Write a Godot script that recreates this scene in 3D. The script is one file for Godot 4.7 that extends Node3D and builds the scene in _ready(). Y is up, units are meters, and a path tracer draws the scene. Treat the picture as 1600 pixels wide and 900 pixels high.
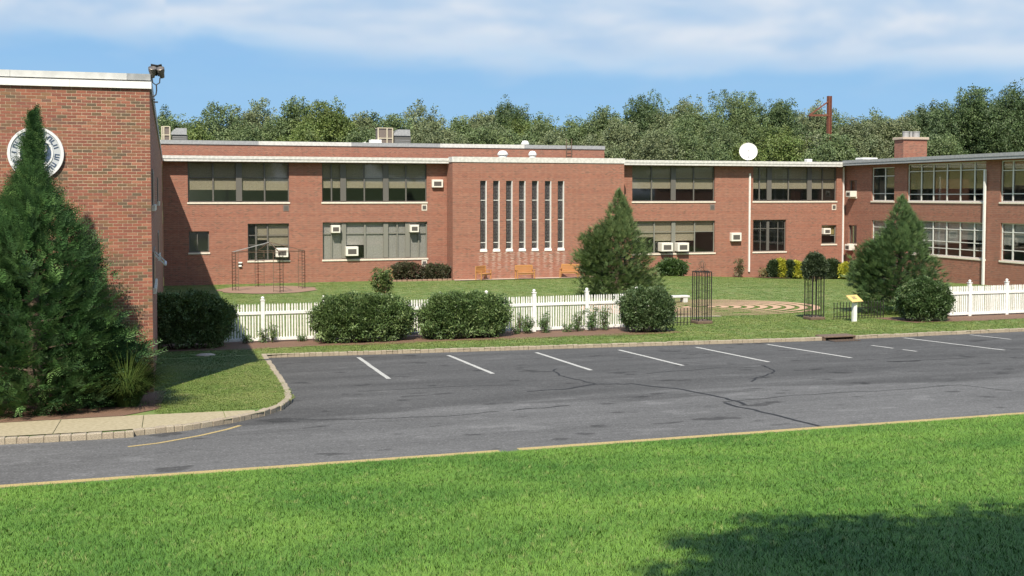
extends Node3D
# y = 0 is 6.4 m under the eye; V(x, y, d): metres right of the eye, above the eye, and into the scene towards the school
const EY := 6.4
const F := 1730.0
var PITCH := deg_to_rad(2.5)
var YAW := 0.0
var rng := RandomNumberGenerator.new()
var names := {}
var M := {}

func V(x, y, d) -> Vector3: return Vector3(x, y + EY, -d)

# a pixel of the 1600 x 900 photograph gives a direction; the distance is given as depth d
func pix(u: float, v: float, d: float) -> Vector3:
	var cy := 304.0 + F * tan(PITCH)
	var c := Vector3((u - 800.0) / F, (v - cy) / F, 1.0)
	var rt := Vector3(cos(YAW), 0, -sin(YAW))
	var dn := Vector3(-sin(YAW) * sin(PITCH), -cos(PITCH), -cos(YAW) * sin(PITCH))
	var fw := Vector3(sin(YAW) * cos(PITCH), -sin(PITCH), cos(YAW) * cos(PITCH))
	var r := rt * c.x + dn * c.y + fw * c.z
	return r * (d / r.z)          # x, y above the eye, d

# ---------------------------------------------------------------- naming
func numbered(called: String) -> String:
	if not names.has(called):
		names[called] = 0
		return called
	names[called] += 1
	return "%s_%03d" % [called, names[called]]

func tag(o: Node, label := "", category := "", group := "", kind := ""):
	if label: o.set_meta("label", label)
	if category: o.set_meta("category", category)
	if group: o.set_meta("group", group)
	if kind: o.set_meta("kind", kind)
	return o

func thing(called: String, at: Vector3, label: String, category: String, group := "", turn := 0.0) -> Node3D:
	var o := Node3D.new()
	o.name = numbered(called)
	add_child(o)
	o.position = at
	o.rotation.y = turn
	tag(o, label, category, group)
	return o

func node(called: String, parent: Node, at: Vector3) -> Node3D:
	var o := Node3D.new()
	o.name = called
	parent.add_child(o, true)
	o.global_position = at
	return o

# a mesh as a part (local coordinates of the parent)
func part(parent: Node, called: String, mesh: Mesh, mat: Material, at := Vector3.ZERO) -> MeshInstance3D:
	var o := MeshInstance3D.new()
	o.mesh = mesh
	o.material_override = mat
	o.name = called
	parent.add_child(o, true)
	o.position = at
	return o

func setting(called: String, mesh: Mesh, mat: Material, at := Vector3.ZERO) -> MeshInstance3D:
	var o := part(self, numbered(called), mesh, mat, at)
	o.set_meta("kind", "structure")
	return o

# ---------------------------------------------------------------- mesh helpers
func ST() -> SurfaceTool:
	var s := SurfaceTool.new()
	s.begin(Mesh.PRIMITIVE_TRIANGLES)
	return s

func tri(s: SurfaceTool, a: Vector3, b: Vector3, c: Vector3, n: Vector3):
	s.set_normal(n); s.add_vertex(a)
	if (b - a).cross(c - a).dot(n) > 0.0:
		s.set_normal(n); s.add_vertex(c); s.set_normal(n); s.add_vertex(b)
	else:
		s.set_normal(n); s.add_vertex(b); s.set_normal(n); s.add_vertex(c)

func tri3(s: SurfaceTool, v: Array, n: Array):       # smooth normals, wound to match them
	var o := [0, 1, 2]
	if (v[1] - v[0]).cross(v[2] - v[0]).dot(n[0] + n[1] + n[2]) > 0.0: o = [0, 2, 1]
	for i in o:
		s.set_normal(n[i]); s.add_vertex(v[i])

func quad(s: SurfaceTool, a: Vector3, b: Vector3, c: Vector3, d: Vector3, n: Vector3):
	tri(s, a, b, c, n); tri(s, a, c, d, n)

func abox(s: SurfaceTool, c: Vector3, z: Vector3, b := Basis.IDENTITY):
	var h := z * 0.5
	for ax in 3:
		for sg in [-1.0, 1.0]:
			var n := Vector3.ZERO; n[ax] = sg
			var p := Vector3.ZERO; p[ax] = sg * h[ax]
			var u := Vector3.ZERO; u[(ax + 1) % 3] = h[(ax + 1) % 3]
			var w := Vector3.ZERO; w[(ax + 2) % 3] = h[(ax + 2) % 3]
			quad(s, c + b * (p - u - w), c + b * (p + u - w), c + b * (p + u + w), c + b * (p - u + w), b * n)

func span(s: SurfaceTool, a: Vector3, b: Vector3):
	abox(s, (a + b) * 0.5, (b - a).abs())

func bar(s: SurfaceTool, a: Vector3, b: Vector3, w: float, t := 0.0):
	var y := (b - a).normalized()
	var x := y.cross(Vector3.UP if absf(y.y) < 0.95 else Vector3.RIGHT).normalized()
	abox(s, (a + b) * 0.5, Vector3(w, a.distance_to(b), t if t > 0 else w), Basis(x, y, x.cross(y)))

func tube(s: SurfaceTool, pts: Array, rad: Array, sides := 8):
	var rings := []
	var prev := Vector3.RIGHT
	for i in pts.size():
		var t: Vector3 = (pts[min(i + 1, pts.size() - 1)] - pts[max(i - 1, 0)]).normalized()
		var x := (prev - t * prev.dot(t))
		if x.length() < 0.01: x = t.cross(Vector3.FORWARD)
		x = x.normalized(); prev = x
		var y := t.cross(x)
		var ring := []
		for k in sides:
			var a := TAU * k / sides
			ring.append([pts[i] + (x * cos(a) + y * sin(a)) * rad[i], x * cos(a) + y * sin(a)])
		rings.append(ring)
	for i in pts.size() - 1:
		for k in sides:
			var k2 := (k + 1) % sides
			for q in [[rings[i][k], rings[i + 1][k], rings[i + 1][k2]], [rings[i][k], rings[i + 1][k2], rings[i][k2]]]:
				tri3(s, [q[0][0], q[1][0], q[2][0]], [q[0][1], q[1][1], q[2][1]])
	for e in [[0, -1.0], [pts.size() - 1, 1.0]]:
		var i: int = e[0]
		var t: Vector3 = (pts[min(i + 1, pts.size() - 1)] - pts[max(i - 1, 0)]).normalized() * e[1]
		if rad[i] > 0.02:
			for k in sides: tri(s, pts[i], rings[i][k][0], rings[i][(k + 1) % sides][0], t)

# surface of revolution round +y: prof is [[r, y], ...]
func lathe(s: SurfaceTool, prof: Array, sides := 20, at := Vector3.ZERO, b := Basis.IDENTITY):
	for i in prof.size() - 1:
		var p: Array = prof[i]
		var q: Array = prof[i + 1]
		var e := Vector2(q[0] - p[0], q[1] - p[1])
		var nn := Vector2(e.y, -e.x).normalized()
		for k in sides:
			var a0 := TAU * k / sides
			var a1 := TAU * (k + 1) / sides
			var vs := [Vector3(p[0] * cos(a0), p[1], p[0] * sin(a0)), Vector3(q[0] * cos(a0), q[1], q[0] * sin(a0)), Vector3(q[0] * cos(a1), q[1], q[0] * sin(a1)), Vector3(p[0] * cos(a1), p[1], p[0] * sin(a1))]
			var ns := [Vector3(nn.x * cos(a0), nn.y, nn.x * sin(a0)), Vector3(nn.x * cos(a1), nn.y, nn.x * sin(a1))]
			for j in [[0, 1, 2], [0, 2, 3]]:
				var pv := []; var pn := []
				for m in j: pv.append(at + b * vs[m]); pn.append(b * (ns[0] if m < 2 else ns[1]))
				if (pv[1] - pv[0]).cross(pv[2] - pv[0]).length() > 1e-9: tri3(s, pv, pn)

func boxmesh(z: Vector3, bevel := 0.0) -> Mesh:
	if bevel <= 0.0:
		var m := BoxMesh.new(); m.size = z; return m
	var s := ST()
	var h := z * 0.5
	var i := h - Vector3.ONE * bevel
	for ax in 3:
		var a1 := (ax + 1) % 3
		var a2 := (ax + 2) % 3
		for sg in [-1.0, 1.0]:
			var n := Vector3.ZERO; n[ax] = sg
			var c := []
			for k in [[-1, -1], [1, -1], [1, 1], [-1, 1]]:
				var p := Vector3.ZERO; p[ax] = sg * h[ax]; p[a1] = k[0] * i[a1]; p[a2] = k[1] * i[a2]; c.append(p)
			quad(s, c[0], c[1], c[2], c[3], n)
			for sg2 in [-1.0, 1.0]:      # chamfer between faces ax and a1
				var n2 := Vector3.ZERO; n2[ax] = sg; n2[a1] = sg2; n2 = n2.normalized()
				var e := []
				for w in [-1.0, 1.0]:
					var p := Vector3.ZERO; p[ax] = sg * h[ax]; p[a1] = sg2 * i[a1]; p[a2] = w * i[a2]; e.append(p)
					var q := Vector3.ZERO; q[ax] = sg * i[ax]; q[a1] = sg2 * h[a1]; q[a2] = w * i[a2]; e.append(q)
				quad(s, e[0], e[1], e[3], e[2], n2)
	for sx in [-1.0, 1.0]:
		for sy in [-1.0, 1.0]:
			for sz in [-1.0, 1.0]:
				var g := Vector3(sx, sy, sz)
				tri(s, g * Vector3(h.x, i.y, i.z), g * Vector3(i.x, h.y, i.z), g * Vector3(i.x, i.y, h.z), g.normalized())
	return s.commit()

func gbox(parent: Node, called: String, a: Vector3, b: Vector3, mat: Material, bevel := 0.0) -> MeshInstance3D:
	var o := part(parent, called, boxmesh((b - a).abs(), bevel), mat)
	o.global_position = (a + b) * 0.5
	return o

# a mesh given in world coordinates, put under a parent that stands elsewhere (not turned)
func wpart(parent: Node, called: String, s: SurfaceTool, mat: Material) -> MeshInstance3D:
	var o := part(parent, called, s.commit(), mat)
	o.global_position = Vector3.ZERO
	return o

func copies(parent: Node, called: String, mesh: Mesh, mat: Material, xf: Array, cols: Array) -> MultiMeshInstance3D:
	var mm := MultiMesh.new()
	mm.transform_format = MultiMesh.TRANSFORM_3D
	mm.use_colors = true
	mm.mesh = mesh
	mm.instance_count = xf.size()
	for i in xf.size():
		mm.set_instance_transform(i, xf[i])
		mm.set_instance_color(i, cols[i])
	var o := MultiMeshInstance3D.new()
	o.multimesh = mm
	o.material_override = mat
	o.name = called
	parent.add_child(o, true)
	return o

# ---------------------------------------------------------------- materials
func lin(r: float, g: float, b: float) -> Color: return Color(r, g, b).linear_to_srgb()

func flat_mat(c: Color, rough := 0.8, metal := 0.0) -> StandardMaterial3D:
	var m := StandardMaterial3D.new()
	m.albedo_color = c
	m.roughness = rough
	m.metallic = metal
	return m

func noise_tex(freq: float, ramp: Array, size := 512, oct := 5, seed_ := 1) -> NoiseTexture2D:
	var n := FastNoiseLite.new()
	n.seed = seed_
	n.noise_type = FastNoiseLite.TYPE_SIMPLEX_SMOOTH
	n.frequency = freq
	n.fractal_octaves = oct
	var g := Gradient.new()
	var offs := PackedFloat32Array(); var cols := PackedColorArray()
	for r in ramp: offs.append(r[0]); cols.append(r[1])
	g.offsets = offs; g.colors = cols
	var t := NoiseTexture2D.new()
	t.width = size; t.height = size; t.seamless = true; t.noise = n; t.color_ramp = g
	return t

func mottled(c1: Color, c2: Color, metres: float, rough := 0.85, freq := 0.02, oct := 6, seed_ := 1) -> StandardMaterial3D:
	var m := StandardMaterial3D.new()
	m.albedo_texture = noise_tex(freq, [[0.25, c1], [0.5, c1.lerp(c2, 0.5)], [0.75, c2]], 512, oct, seed_)
	m.uv1_triplanar = true
	m.uv1_world_triplanar = true
	m.uv1_scale = Vector3.ONE / metres
	m.roughness = rough
	return m

func leaf_mat(rough := 0.55, back := Color(0.25, 0.33, 0.1)) -> StandardMaterial3D:
	var m := StandardMaterial3D.new()
	m.vertex_color_use_as_albedo = true
	m.roughness = rough
	m.cull_mode = BaseMaterial3D.CULL_DISABLED
	m.backlight_enabled = true
	m.backlight = back
	return m

func brick_colour(x: float, y: float, n: FastNoiseLite, dark: float) -> Color:   # linear
	var t := rng.randf()
	var c := Color(0.34, 0.130, 0.085)
	if t < 0.30: c = Color(0.395, 0.150, 0.094)
	elif t < 0.5: c = Color(0.29, 0.112, 0.078)
	elif t < 0.62: c = Color(0.43, 0.19, 0.122)
	var g := n.get_noise_2d(x, y)
	if rng.randf() < dark + 0.16 * maxf(0.0, g):
		c = Color(0.14, 0.085, 0.06).lerp(Color(0.19, 0.10, 0.065), rng.randf())
	var k := 1.0 + 0.14 * g + rng.randf_range(-0.08, 0.08)
	k *= 0.80
	return Color(c.r * k, c.g * k * 0.96, c.b * k * 0.95)

# brick far off: w x h metres at ppm pixels a metre; streaks are lime runs below the narrow windows: [x, y, w, h] in metres from the upper left
func brick_image(w: float, h: float, ppm: float, streaks := []) -> ImageTexture:
	var img := Image.create(int(round(w * ppm)), int(round(h * ppm)), false, Image.FORMAT_RGB8)
	var mortar := Color(0.34, 0.26, 0.20).linear_to_srgb()
	img.fill(mortar)
	var n := FastNoiseLite.new(); n.seed = 5; n.frequency = 0.35
	var rows := int(round(h / 0.0677))
	var cols := int(round(w / 0.2032))
	for r in rows:
		for c in cols:
			var x := (c + (0.5 if r % 2 else 0.0)) * 0.2032
			var col := brick_colour(x, r * 0.0677, n, 0.05).lerp(Color(0.235, 0.092, 0.066), 0.4)
			for s in streaks:
				var dx: float = absf(x + 0.1 - s[0]) / s[2]
				var dy: float = (r * 0.0677 - s[1]) / s[3]
				if dx < 1.0 and dy > 0.0 and dy < 1.0 and rng.randf() < 0.8:
					col = col.lerp(Color(0.55, 0.47, 0.41), rng.randf_range(0.2, 0.75) * (1.0 - dx * dx) * (1.0 - dy * 0.8))
			var px := int(round(x * ppm)); var py := int(round(r * 0.0677 * ppm))
			var pw := int(round((x + 0.193) * ppm)) - px
			var ph := int(round((r * 0.0677 + 0.0567) * ppm)) - py
			var sc := col.linear_to_srgb()
			img.fill_rect(Rect2i(px, py, pw, ph), sc)
			if px + pw > img.get_width(): img.fill_rect(Rect2i(0, py, px + pw - img.get_width(), ph), sc)
	return ImageTexture.create_from_image(img)

func materials():
	var b := StandardMaterial3D.new()
	b.albedo_texture = brick_image(16.256, 8.124, 126.0)
	b.uv1_triplanar = true; b.uv1_world_triplanar = true
	b.uv1_scale = Vector3(1 / 16.256, 1 / 8.124, 1 / 16.256)
	b.roughness = 0.9
	M.brick = b
	M.mortar = mottled(lin(0.38, 0.29, 0.20), lin(0.50, 0.40, 0.29), 0.8, 0.95)
	var bv := flat_mat(Color.WHITE, 0.88); bv.vertex_color_use_as_albedo = true
	M.vertex = bv
	M.cream = mottled(lin(0.52, 0.515, 0.49), lin(0.64, 0.635, 0.61), 3.0, 0.55)
	M.white = mottled(lin(0.72, 0.72, 0.70), lin(0.82, 0.82, 0.80), 2.0, 0.45)
	M.white_aged = mottled(lin(0.58, 0.57, 0.52), lin(0.78, 0.78, 0.75), 0.8, 0.5)
	M.fascia = mottled(lin(0.50, 0.505, 0.50), lin(0.60, 0.60, 0.59), 4.0, 0.5)
	M.stone = mottled(lin(0.60, 0.55, 0.46), lin(0.74, 0.70, 0.61), 1.2, 0.8)
	M.grey_metal = mottled(lin(0.27, 0.28, 0.29), lin(0.34, 0.35, 0.36), 2.5, 0.5)
	M.soffit = flat_mat(lin(0.30, 0.27, 0.24), 0.9)
	M.roof = mottled(lin(0.10, 0.10, 0.10), lin(0.17, 0.165, 0.16), 3.0, 0.95)
	M.bronze = flat_mat(lin(0.115, 0.11, 0.10), 0.5)
	M.olive = flat_mat(lin(0.19, 0.19, 0.165), 0.55)
	M.pale_frame = flat_mat(lin(0.62, 0.63, 0.60), 0.5)
	M.panel = flat_mat(lin(0.075, 0.08, 0.08), 0.35)
	var gl := StandardMaterial3D.new()
	gl.transparency = BaseMaterial3D.TRANSPARENCY_ALPHA
	gl.albedo_color = Color(0.08, 0.10, 0.11, 0.14)
	gl.roughness = 0.03; gl.metallic_specular = 0.5
	M.glass = gl
	M.blind = mottled(lin(0.37, 0.335, 0.24), lin(0.45, 0.41, 0.30), 1.5, 0.9)
	M.blind_yellow = mottled(lin(0.40, 0.33, 0.13), lin(0.47, 0.40, 0.17), 1.5, 0.9)
	M.blind_grey = mottled(lin(0.40, 0.40, 0.37), lin(0.50, 0.50, 0.46), 1.5, 0.9)
	M.interior = flat_mat(lin(0.35, 0.34, 0.30), 0.95)
	M.dark = flat_mat(lin(0.02, 0.02, 0.02), 0.7)
	M.ac = flat_mat(lin(0.72, 0.70, 0.64), 0.5)
	M.ac_grille = flat_mat(lin(0.10, 0.10, 0.095), 0.6)
	M.vent = flat_mat(lin(0.16, 0.13, 0.115), 0.7)
	M.teak = mottled(lin(0.40, 0.185, 0.060), lin(0.50, 0.255, 0.09), 0.5, 0.6, 0.03)
	M.iron = flat_mat(lin(0.035, 0.033, 0.030), 0.55, 0.3)
	M.rust_iron = mottled(lin(0.10, 0.07, 0.05), lin(0.17, 0.115, 0.08), 0.6, 0.8)
	M.galv = flat_mat(lin(0.42, 0.42, 0.42), 0.45, 0.4)
	M.rust = mottled(lin(0.13, 0.045, 0.03), lin(0.21, 0.075, 0.045), 1.5, 0.85)
	M.bark = mottled(lin(0.07, 0.05, 0.035), lin(0.14, 0.105, 0.075), 0.5, 0.95)
	M.leaf = leaf_mat()
	M.needle = leaf_mat(0.6, Color(0.10, 0.16, 0.05))
	M.grass = leaf_mat(0.5, Color(0.28, 0.42, 0.10))
	M.paver = mottled(lin(0.22, 0.135, 0.095), lin(0.33, 0.215, 0.15), 0.7, 0.9, 0.04)
	M.ring = mottled(lin(0.40, 0.245, 0.15), lin(0.54, 0.37, 0.245), 0.7, 0.9, 0.04)
	M.pave_pale = mottled(lin(0.42, 0.33, 0.26), lin(0.54, 0.45, 0.36), 1.0, 0.9)
	M.mulch = mottled(lin(0.095, 0.052, 0.032), lin(0.24, 0.145, 0.095), 0.5, 0.97, 0.06, 6)
	M.walk = mottled(lin(0.31, 0.265, 0.165), lin(0.39, 0.335, 0.22), 1.6, 0.92, 0.03, 7)
	M.soil = mottled(lin(0.05, 0.10, 0.015), lin(0.09, 0.16, 0.028), 1.1, 0.97, 0.04, 6)
	M.paint = mottled(lin(0.20, 0.20, 0.19), lin(0.68, 0.68, 0.64), 0.7, 0.85, 0.05, 6)
	M.yellow = mottled(lin(0.27, 0.205, 0.09), lin(0.50, 0.385, 0.165), 0.8, 0.85, 0.05, 6)
	M.tar = flat_mat(lin(0.010, 0.010, 0.011), 0.8)
	var lw := StandardMaterial3D.new()
	lw.albedo_texture = noise_tex(0.012, [[0.2, lin(0.085, 0.145, 0.030)], [0.45, lin(0.115, 0.18, 0.040)], [0.62, lin(0.15, 0.20, 0.055)], [0.8, lin(0.21, 0.22, 0.085)]], 1024, 7, 4)
	lw.uv1_triplanar = true; lw.uv1_world_triplanar = true
	lw.uv1_scale = Vector3.ONE / 14.0
	lw.roughness = 0.95
	M.lawn = lw

# ---------------------------------------------------------------- ground heights (above the eye, so negative)
func lot_y(d: float) -> float: return -(3.5 + 0.04 * d)
func yard_y(x: float, d: float) -> float:
	if d < 32.3: return -(3.41 + 0.04 * d)
	var y := -(4.702 + 0.0354 * (minf(d, 82.0) - 32.3))
	return y - 0.55 * smoothstep(33.0, 52.0, x) * smoothstep(42.0, 64.0, d)
func hill_y(x: float, d: float) -> float:
	var t := 16.86 - d
	return -4.175 + 0.02 * smoothstep(0.0, 0.25, t) + 0.1475 * maxf(t, 0.0) - 0.05 * maxf(t - 17.0, 0.0) + 0.03 * sin(x * 0.6 + 1.0) * smoothstep(0.5, 4.0, t) * sin(d * 0.5)
func kerb_d(x: float) -> float:      # the far kerb's face
	return 33.3 - 2.0 * clampf((x - 2.72) / 17.0, 0.0, 1.0)

var left_kerb := PackedVector2Array([Vector2(-40, 20.95), Vector2(-6, 20.95), Vector2(-3, 20.92), Vector2(-1.5, 20.85), Vector2(-0.6, 20.87), Vector2(0.3, 21.1), Vector2(1.1, 21.62), Vector2(1.75, 22.25), Vector2(2.2, 22.95), Vector2(2.48, 23.9), Vector2(2.6, 25.5), Vector2(2.67, 29), Vector2(2.72, 33.3)])

func sheet(pts: PackedVector2Array, yf: Callable, off := 0.0) -> Mesh:      # pts are (x, d)
	var s := ST()
	var idx := Geometry2D.triangulate_polygon(pts)
	for i in range(0, idx.size(), 3):
		var p := []
		for k in 3:
			var q := pts[idx[i + k]]
			p.append(V(q.x, yf.call(q.x, q.y) + off, q.y))
		tri(s, p[0], p[1], p[2], Vector3.UP)
	return s.commit()

func grid(x0: float, x1: float, nx: int, nd: int, d0: Callable, d1: float, yf: Callable, off := 0.0, pw := 1.0) -> Mesh:
	var s := ST()
	for i in nx + 1:
		for j in nd + 1:
			var x := lerpf(x0, x1, float(i) / nx)
			var d := lerpf(d0.call(x), d1, pow(float(j) / nd, pw))
			s.add_vertex(V(x, yf.call(x, d) + off, d))
	for i in nx:
		for j in nd:
			var a := i * (nd + 1) + j
			for k in [a, a + nd + 2, a + nd + 1, a, a + 1, a + nd + 2]: s.add_index(k)
	s.generate_normals()
	return s.commit()

func asphalt_material() -> StandardMaterial3D:
	var w := 2048; var h := 1024
	var x0 := -8.0; var x1 := 32.0; var d0 := 16.5; var d1 := 34.5
	var data := PackedByteArray(); data.resize(w * h * 3)
	var n1 := FastNoiseLite.new(); n1.seed = 3; n1.frequency = 0.22; n1.fractal_octaves = 4
	var n2 := FastNoiseLite.new(); n2.seed = 8; n2.frequency = 1.0; n2.fractal_octaves = 3
	var k := 0
	for j in h:
		var d := lerpf(d1, d0, (j + 0.5) / h)
		for i in w:
			var x := lerpf(x0, x1, (i + 0.5) / w)
			var a := n1.get_noise_2d(x * 0.5, d * 3.0)
			var edge := 21.6 + 0.02 * x + a * 1.6      # the travelled lane is older, paler asphalt with a ragged seam
			var lane := smoothstep(edge + 0.5, edge - 0.5, d)
			if x < 3.0: lane = maxf(lane * 0.8, 0.0)
			var st := n2.get_noise_2d(x * 0.55 + 40.0, d * 0.9)
			var oil := 1.0 - 0.45 * smoothstep(0.42, 0.62, st) + 0.22 * smoothstep(0.35, 0.6, -st)
			var v := (0.082 + 0.034 * lane + 0.026 * a) * oil + 0.010 * n2.get_noise_2d(x * 6.0, d * 6.0)
			v += 0.012 * n2.get_noise_2d(x * 0.8, d * 9.0) * (0.4 + lane)
			var sp := rng.randf()
			v *= 0.72 + 0.56 * sp
			if sp > 0.985: v += 0.08
			v = maxf(v, 0.015)
			var sv := int(clampf(255.0 * (1.055 * pow(v, 0.41667) - 0.055), 0, 255))
			data[k] = sv; data[k + 1] = sv; data[k + 2] = sv
			k += 3
	var m := StandardMaterial3D.new()
	m.albedo_texture = ImageTexture.create_from_image(Image.create_from_data(w, h, false, Image.FORMAT_RGB8, data))
	m.roughness = 0.9
	m.metallic_specular = 0.3
	return m

func strip(s: SurfaceTool, pts: Array, w: float, off: float, ragged := 0.0):     # pts: (x, d) on the lot
	for i in pts.size() - 1:
		var a: Vector2 = pts[i]; var b: Vector2 = pts[i + 1]
		var na := ((pts[min(i + 1, pts.size() - 1)] - pts[max(i - 1, 0)]) as Vector2).normalized().orthogonal()
		var nb := ((pts[min(i + 2, pts.size() - 1)] - pts[i]) as Vector2).normalized().orthogonal()
		var wa := w * 0.5; var wb := w * 0.5
		var p := [a + na * wa, a - na * wa, b - nb * wb, b + nb * wb]
		var q := []
		for e in p: q.append(V(e.x, lot_y(e.y) + off, e.y))
		quad(s, q[0], q[1], q[2], q[3], Vector3.UP)

func wobble(a: Vector2, b: Vector2, amp: float, step := 0.25) -> Array:
	var n := int(a.distance_to(b) / step) + 2
	var o := []
	var t := (b - a).normalized().orthogonal()
	for i in n: o.append(a.lerp(b, float(i) / (n - 1)) + t * rng.randf_range(-amp, amp))
	return o

# ---------------------------------------------------------------- grass
func tuft(blades: int, r: float, length: float, w: float, seed_: int) -> Mesh:
	var g := RandomNumberGenerator.new(); g.seed = seed_
	var s := ST()
	for i in blades:
		var a := g.randf() * TAU
		var p := Vector3(cos(a), 0, sin(a)) * r * sqrt(g.randf())
		var b := g.randf() * TAU
		var lean := Vector3(cos(b), 0, sin(b)) * g.randf_range(0.25, 0.95)
		var side := Vector3(-sin(b), 0, cos(b)) * w * g.randf_range(0.7, 1.2) * 0.5
		var l := length * g.randf_range(0.55, 1.15)
		var m := p + (Vector3.UP * 0.8 + lean * 0.35).normalized() * l * 0.55
		var e := m + (Vector3.UP * 0.5 + lean).normalized() * l * 0.5
		var n := (lean * -0.6 + Vector3.UP).normalized()
		quad(s, p - side, p + side, m + side * 0.8, m - side * 0.8, n)
		tri(s, m - side * 0.8, m + side * 0.8, e, n)
	return s.commit()

func scatter_grass(called: String, label: String, mesh: Array, count: int, pick: Callable, base: Array, scale: Vector2):
	var root := Node3D.new()
	root.name = numbered(called)
	add_child(root)
	tag(root, label, "grass", "", "stuff")
	var n := FastNoiseLite.new(); n.seed = 12; n.frequency = 0.28; n.fractal_octaves = 4
	var xs := []; var cs := []
	for m in mesh: xs.append([]); cs.append([])
	for i in count:
		var p = pick.call()
		if p == null: continue
		var k := rng.randi() % mesh.size()
		var t: float = clampf(0.5 + n.get_noise_2d(p.x, p.z) * 0.9 + rng.randf_range(-0.28, 0.28), 0.0, 1.0)
		var c: Color = base[0].lerp(base[1], t)
		if rng.randf() < 0.035: c = base[2]
		var f := rng.randf_range(0.8, 1.2)
		xs[k].append(Transform3D(Basis(Vector3.UP, rng.randf() * TAU).scaled(Vector3.ONE * rng.randf_range(scale.x, scale.y)), p))
		cs[k].append(Color(c.r * f, c.g * f, c.b * f))
	for k in mesh.size(): copies(root, "blades", mesh[k], M.grass, xs[k], cs[k])

# ---------------------------------------------------------------- foliage
func leaf_cluster(n: int, r: float, l: float, w: float, seed_: int) -> Mesh:
	var g := RandomNumberGenerator.new(); g.seed = seed_
	var s := ST()
	for i in n:
		var c := Vector3(g.randfn(), g.randfn(), g.randfn()).normalized() * r * pow(g.randf(), 0.5)
		var d := (c.normalized() * 0.8 + Vector3(g.randfn(), g.randfn() - 0.2, g.randfn()) * 0.7).normalized()
		var n0 := Vector3(g.randfn() * 0.6, 1.0, g.randfn() * 0.6).normalized()
		var side := d.cross(n0).normalized()
		var up := side.cross(d).normalized()
		var ll := l * g.randf_range(0.7, 1.25)
		var a := c; var e := c + d * ll - up * ll * 0.12
		var b1 := c + d * ll * 0.45 + side * w * 0.5 + up * w * 0.18
		var b2 := c + d * ll * 0.45 - side * w * 0.5 + up * w * 0.18
		tri(s, a, b1, e, (up - side * 0.3).normalized()); tri(s, a, e, b2, (up + side * 0.3).normalized())
	return s.commit()

# a flat scaly conifer spray along +z
func spray(l: float, seed_: int) -> Mesh:
	var g := RandomNumberGenerator.new(); g.seed = seed_
	var s := ST()
	for f in 3:
		var roll := Basis(Vector3.BACK, g.randf_range(-0.9, 0.9)) * Basis(Vector3.UP, [0.0, 0.55, -0.55][f] + g.randf_range(-0.15, 0.15)) * Basis(Vector3.RIGHT, g.randf_range(-0.35, 0.25))
		var fl: float = l * [1.0, 0.75, 0.75][f]
		var n := 7
		for i in n:
			var t := (i + 0.4) / n
			var p := Vector3(0, -0.18 * fl * t * t, fl * t)
			for sd in [-1.0, 1.0]:
				var ll := fl * 0.34 * (1.05 - t * 0.75) * g.randf_range(0.75, 1.2)
				var d := Vector3(sd * 0.75, g.randf_range(-0.25, 0.2), 0.75).normalized()
				var e := p + d * ll
				var w := Vector3(-d.z * sd, 0, d.x * sd) * ll * 0.14
				var m := p + d * ll * 0.5
				var nn := Vector3(sd * 0.2, 1, -0.1).normalized()
				tri(s, roll * p, roll * (m + w), roll * e, roll * nn)
				tri(s, roll * p, roll * e, roll * (m - w), roll * nn)
	return s.commit()

var clusters := {}

func facing(d: Vector3, roll: float) -> Basis:
	var z := d.normalized()
	var x := Vector3.UP.cross(z)
	x = Vector3.RIGHT if x.length() < 0.05 else x.normalized()
	return Basis(x, z.cross(x), z) * Basis(Vector3.BACK, roll)

func jitter(c: Color, k: float) -> Color:
	var f := 1.0 + rng.randf_range(-k, k)
	var h := rng.randf_range(-k, k) * 0.35
	return Color(c.r * (f + h), c.g * f, c.b * (f - h))

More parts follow.
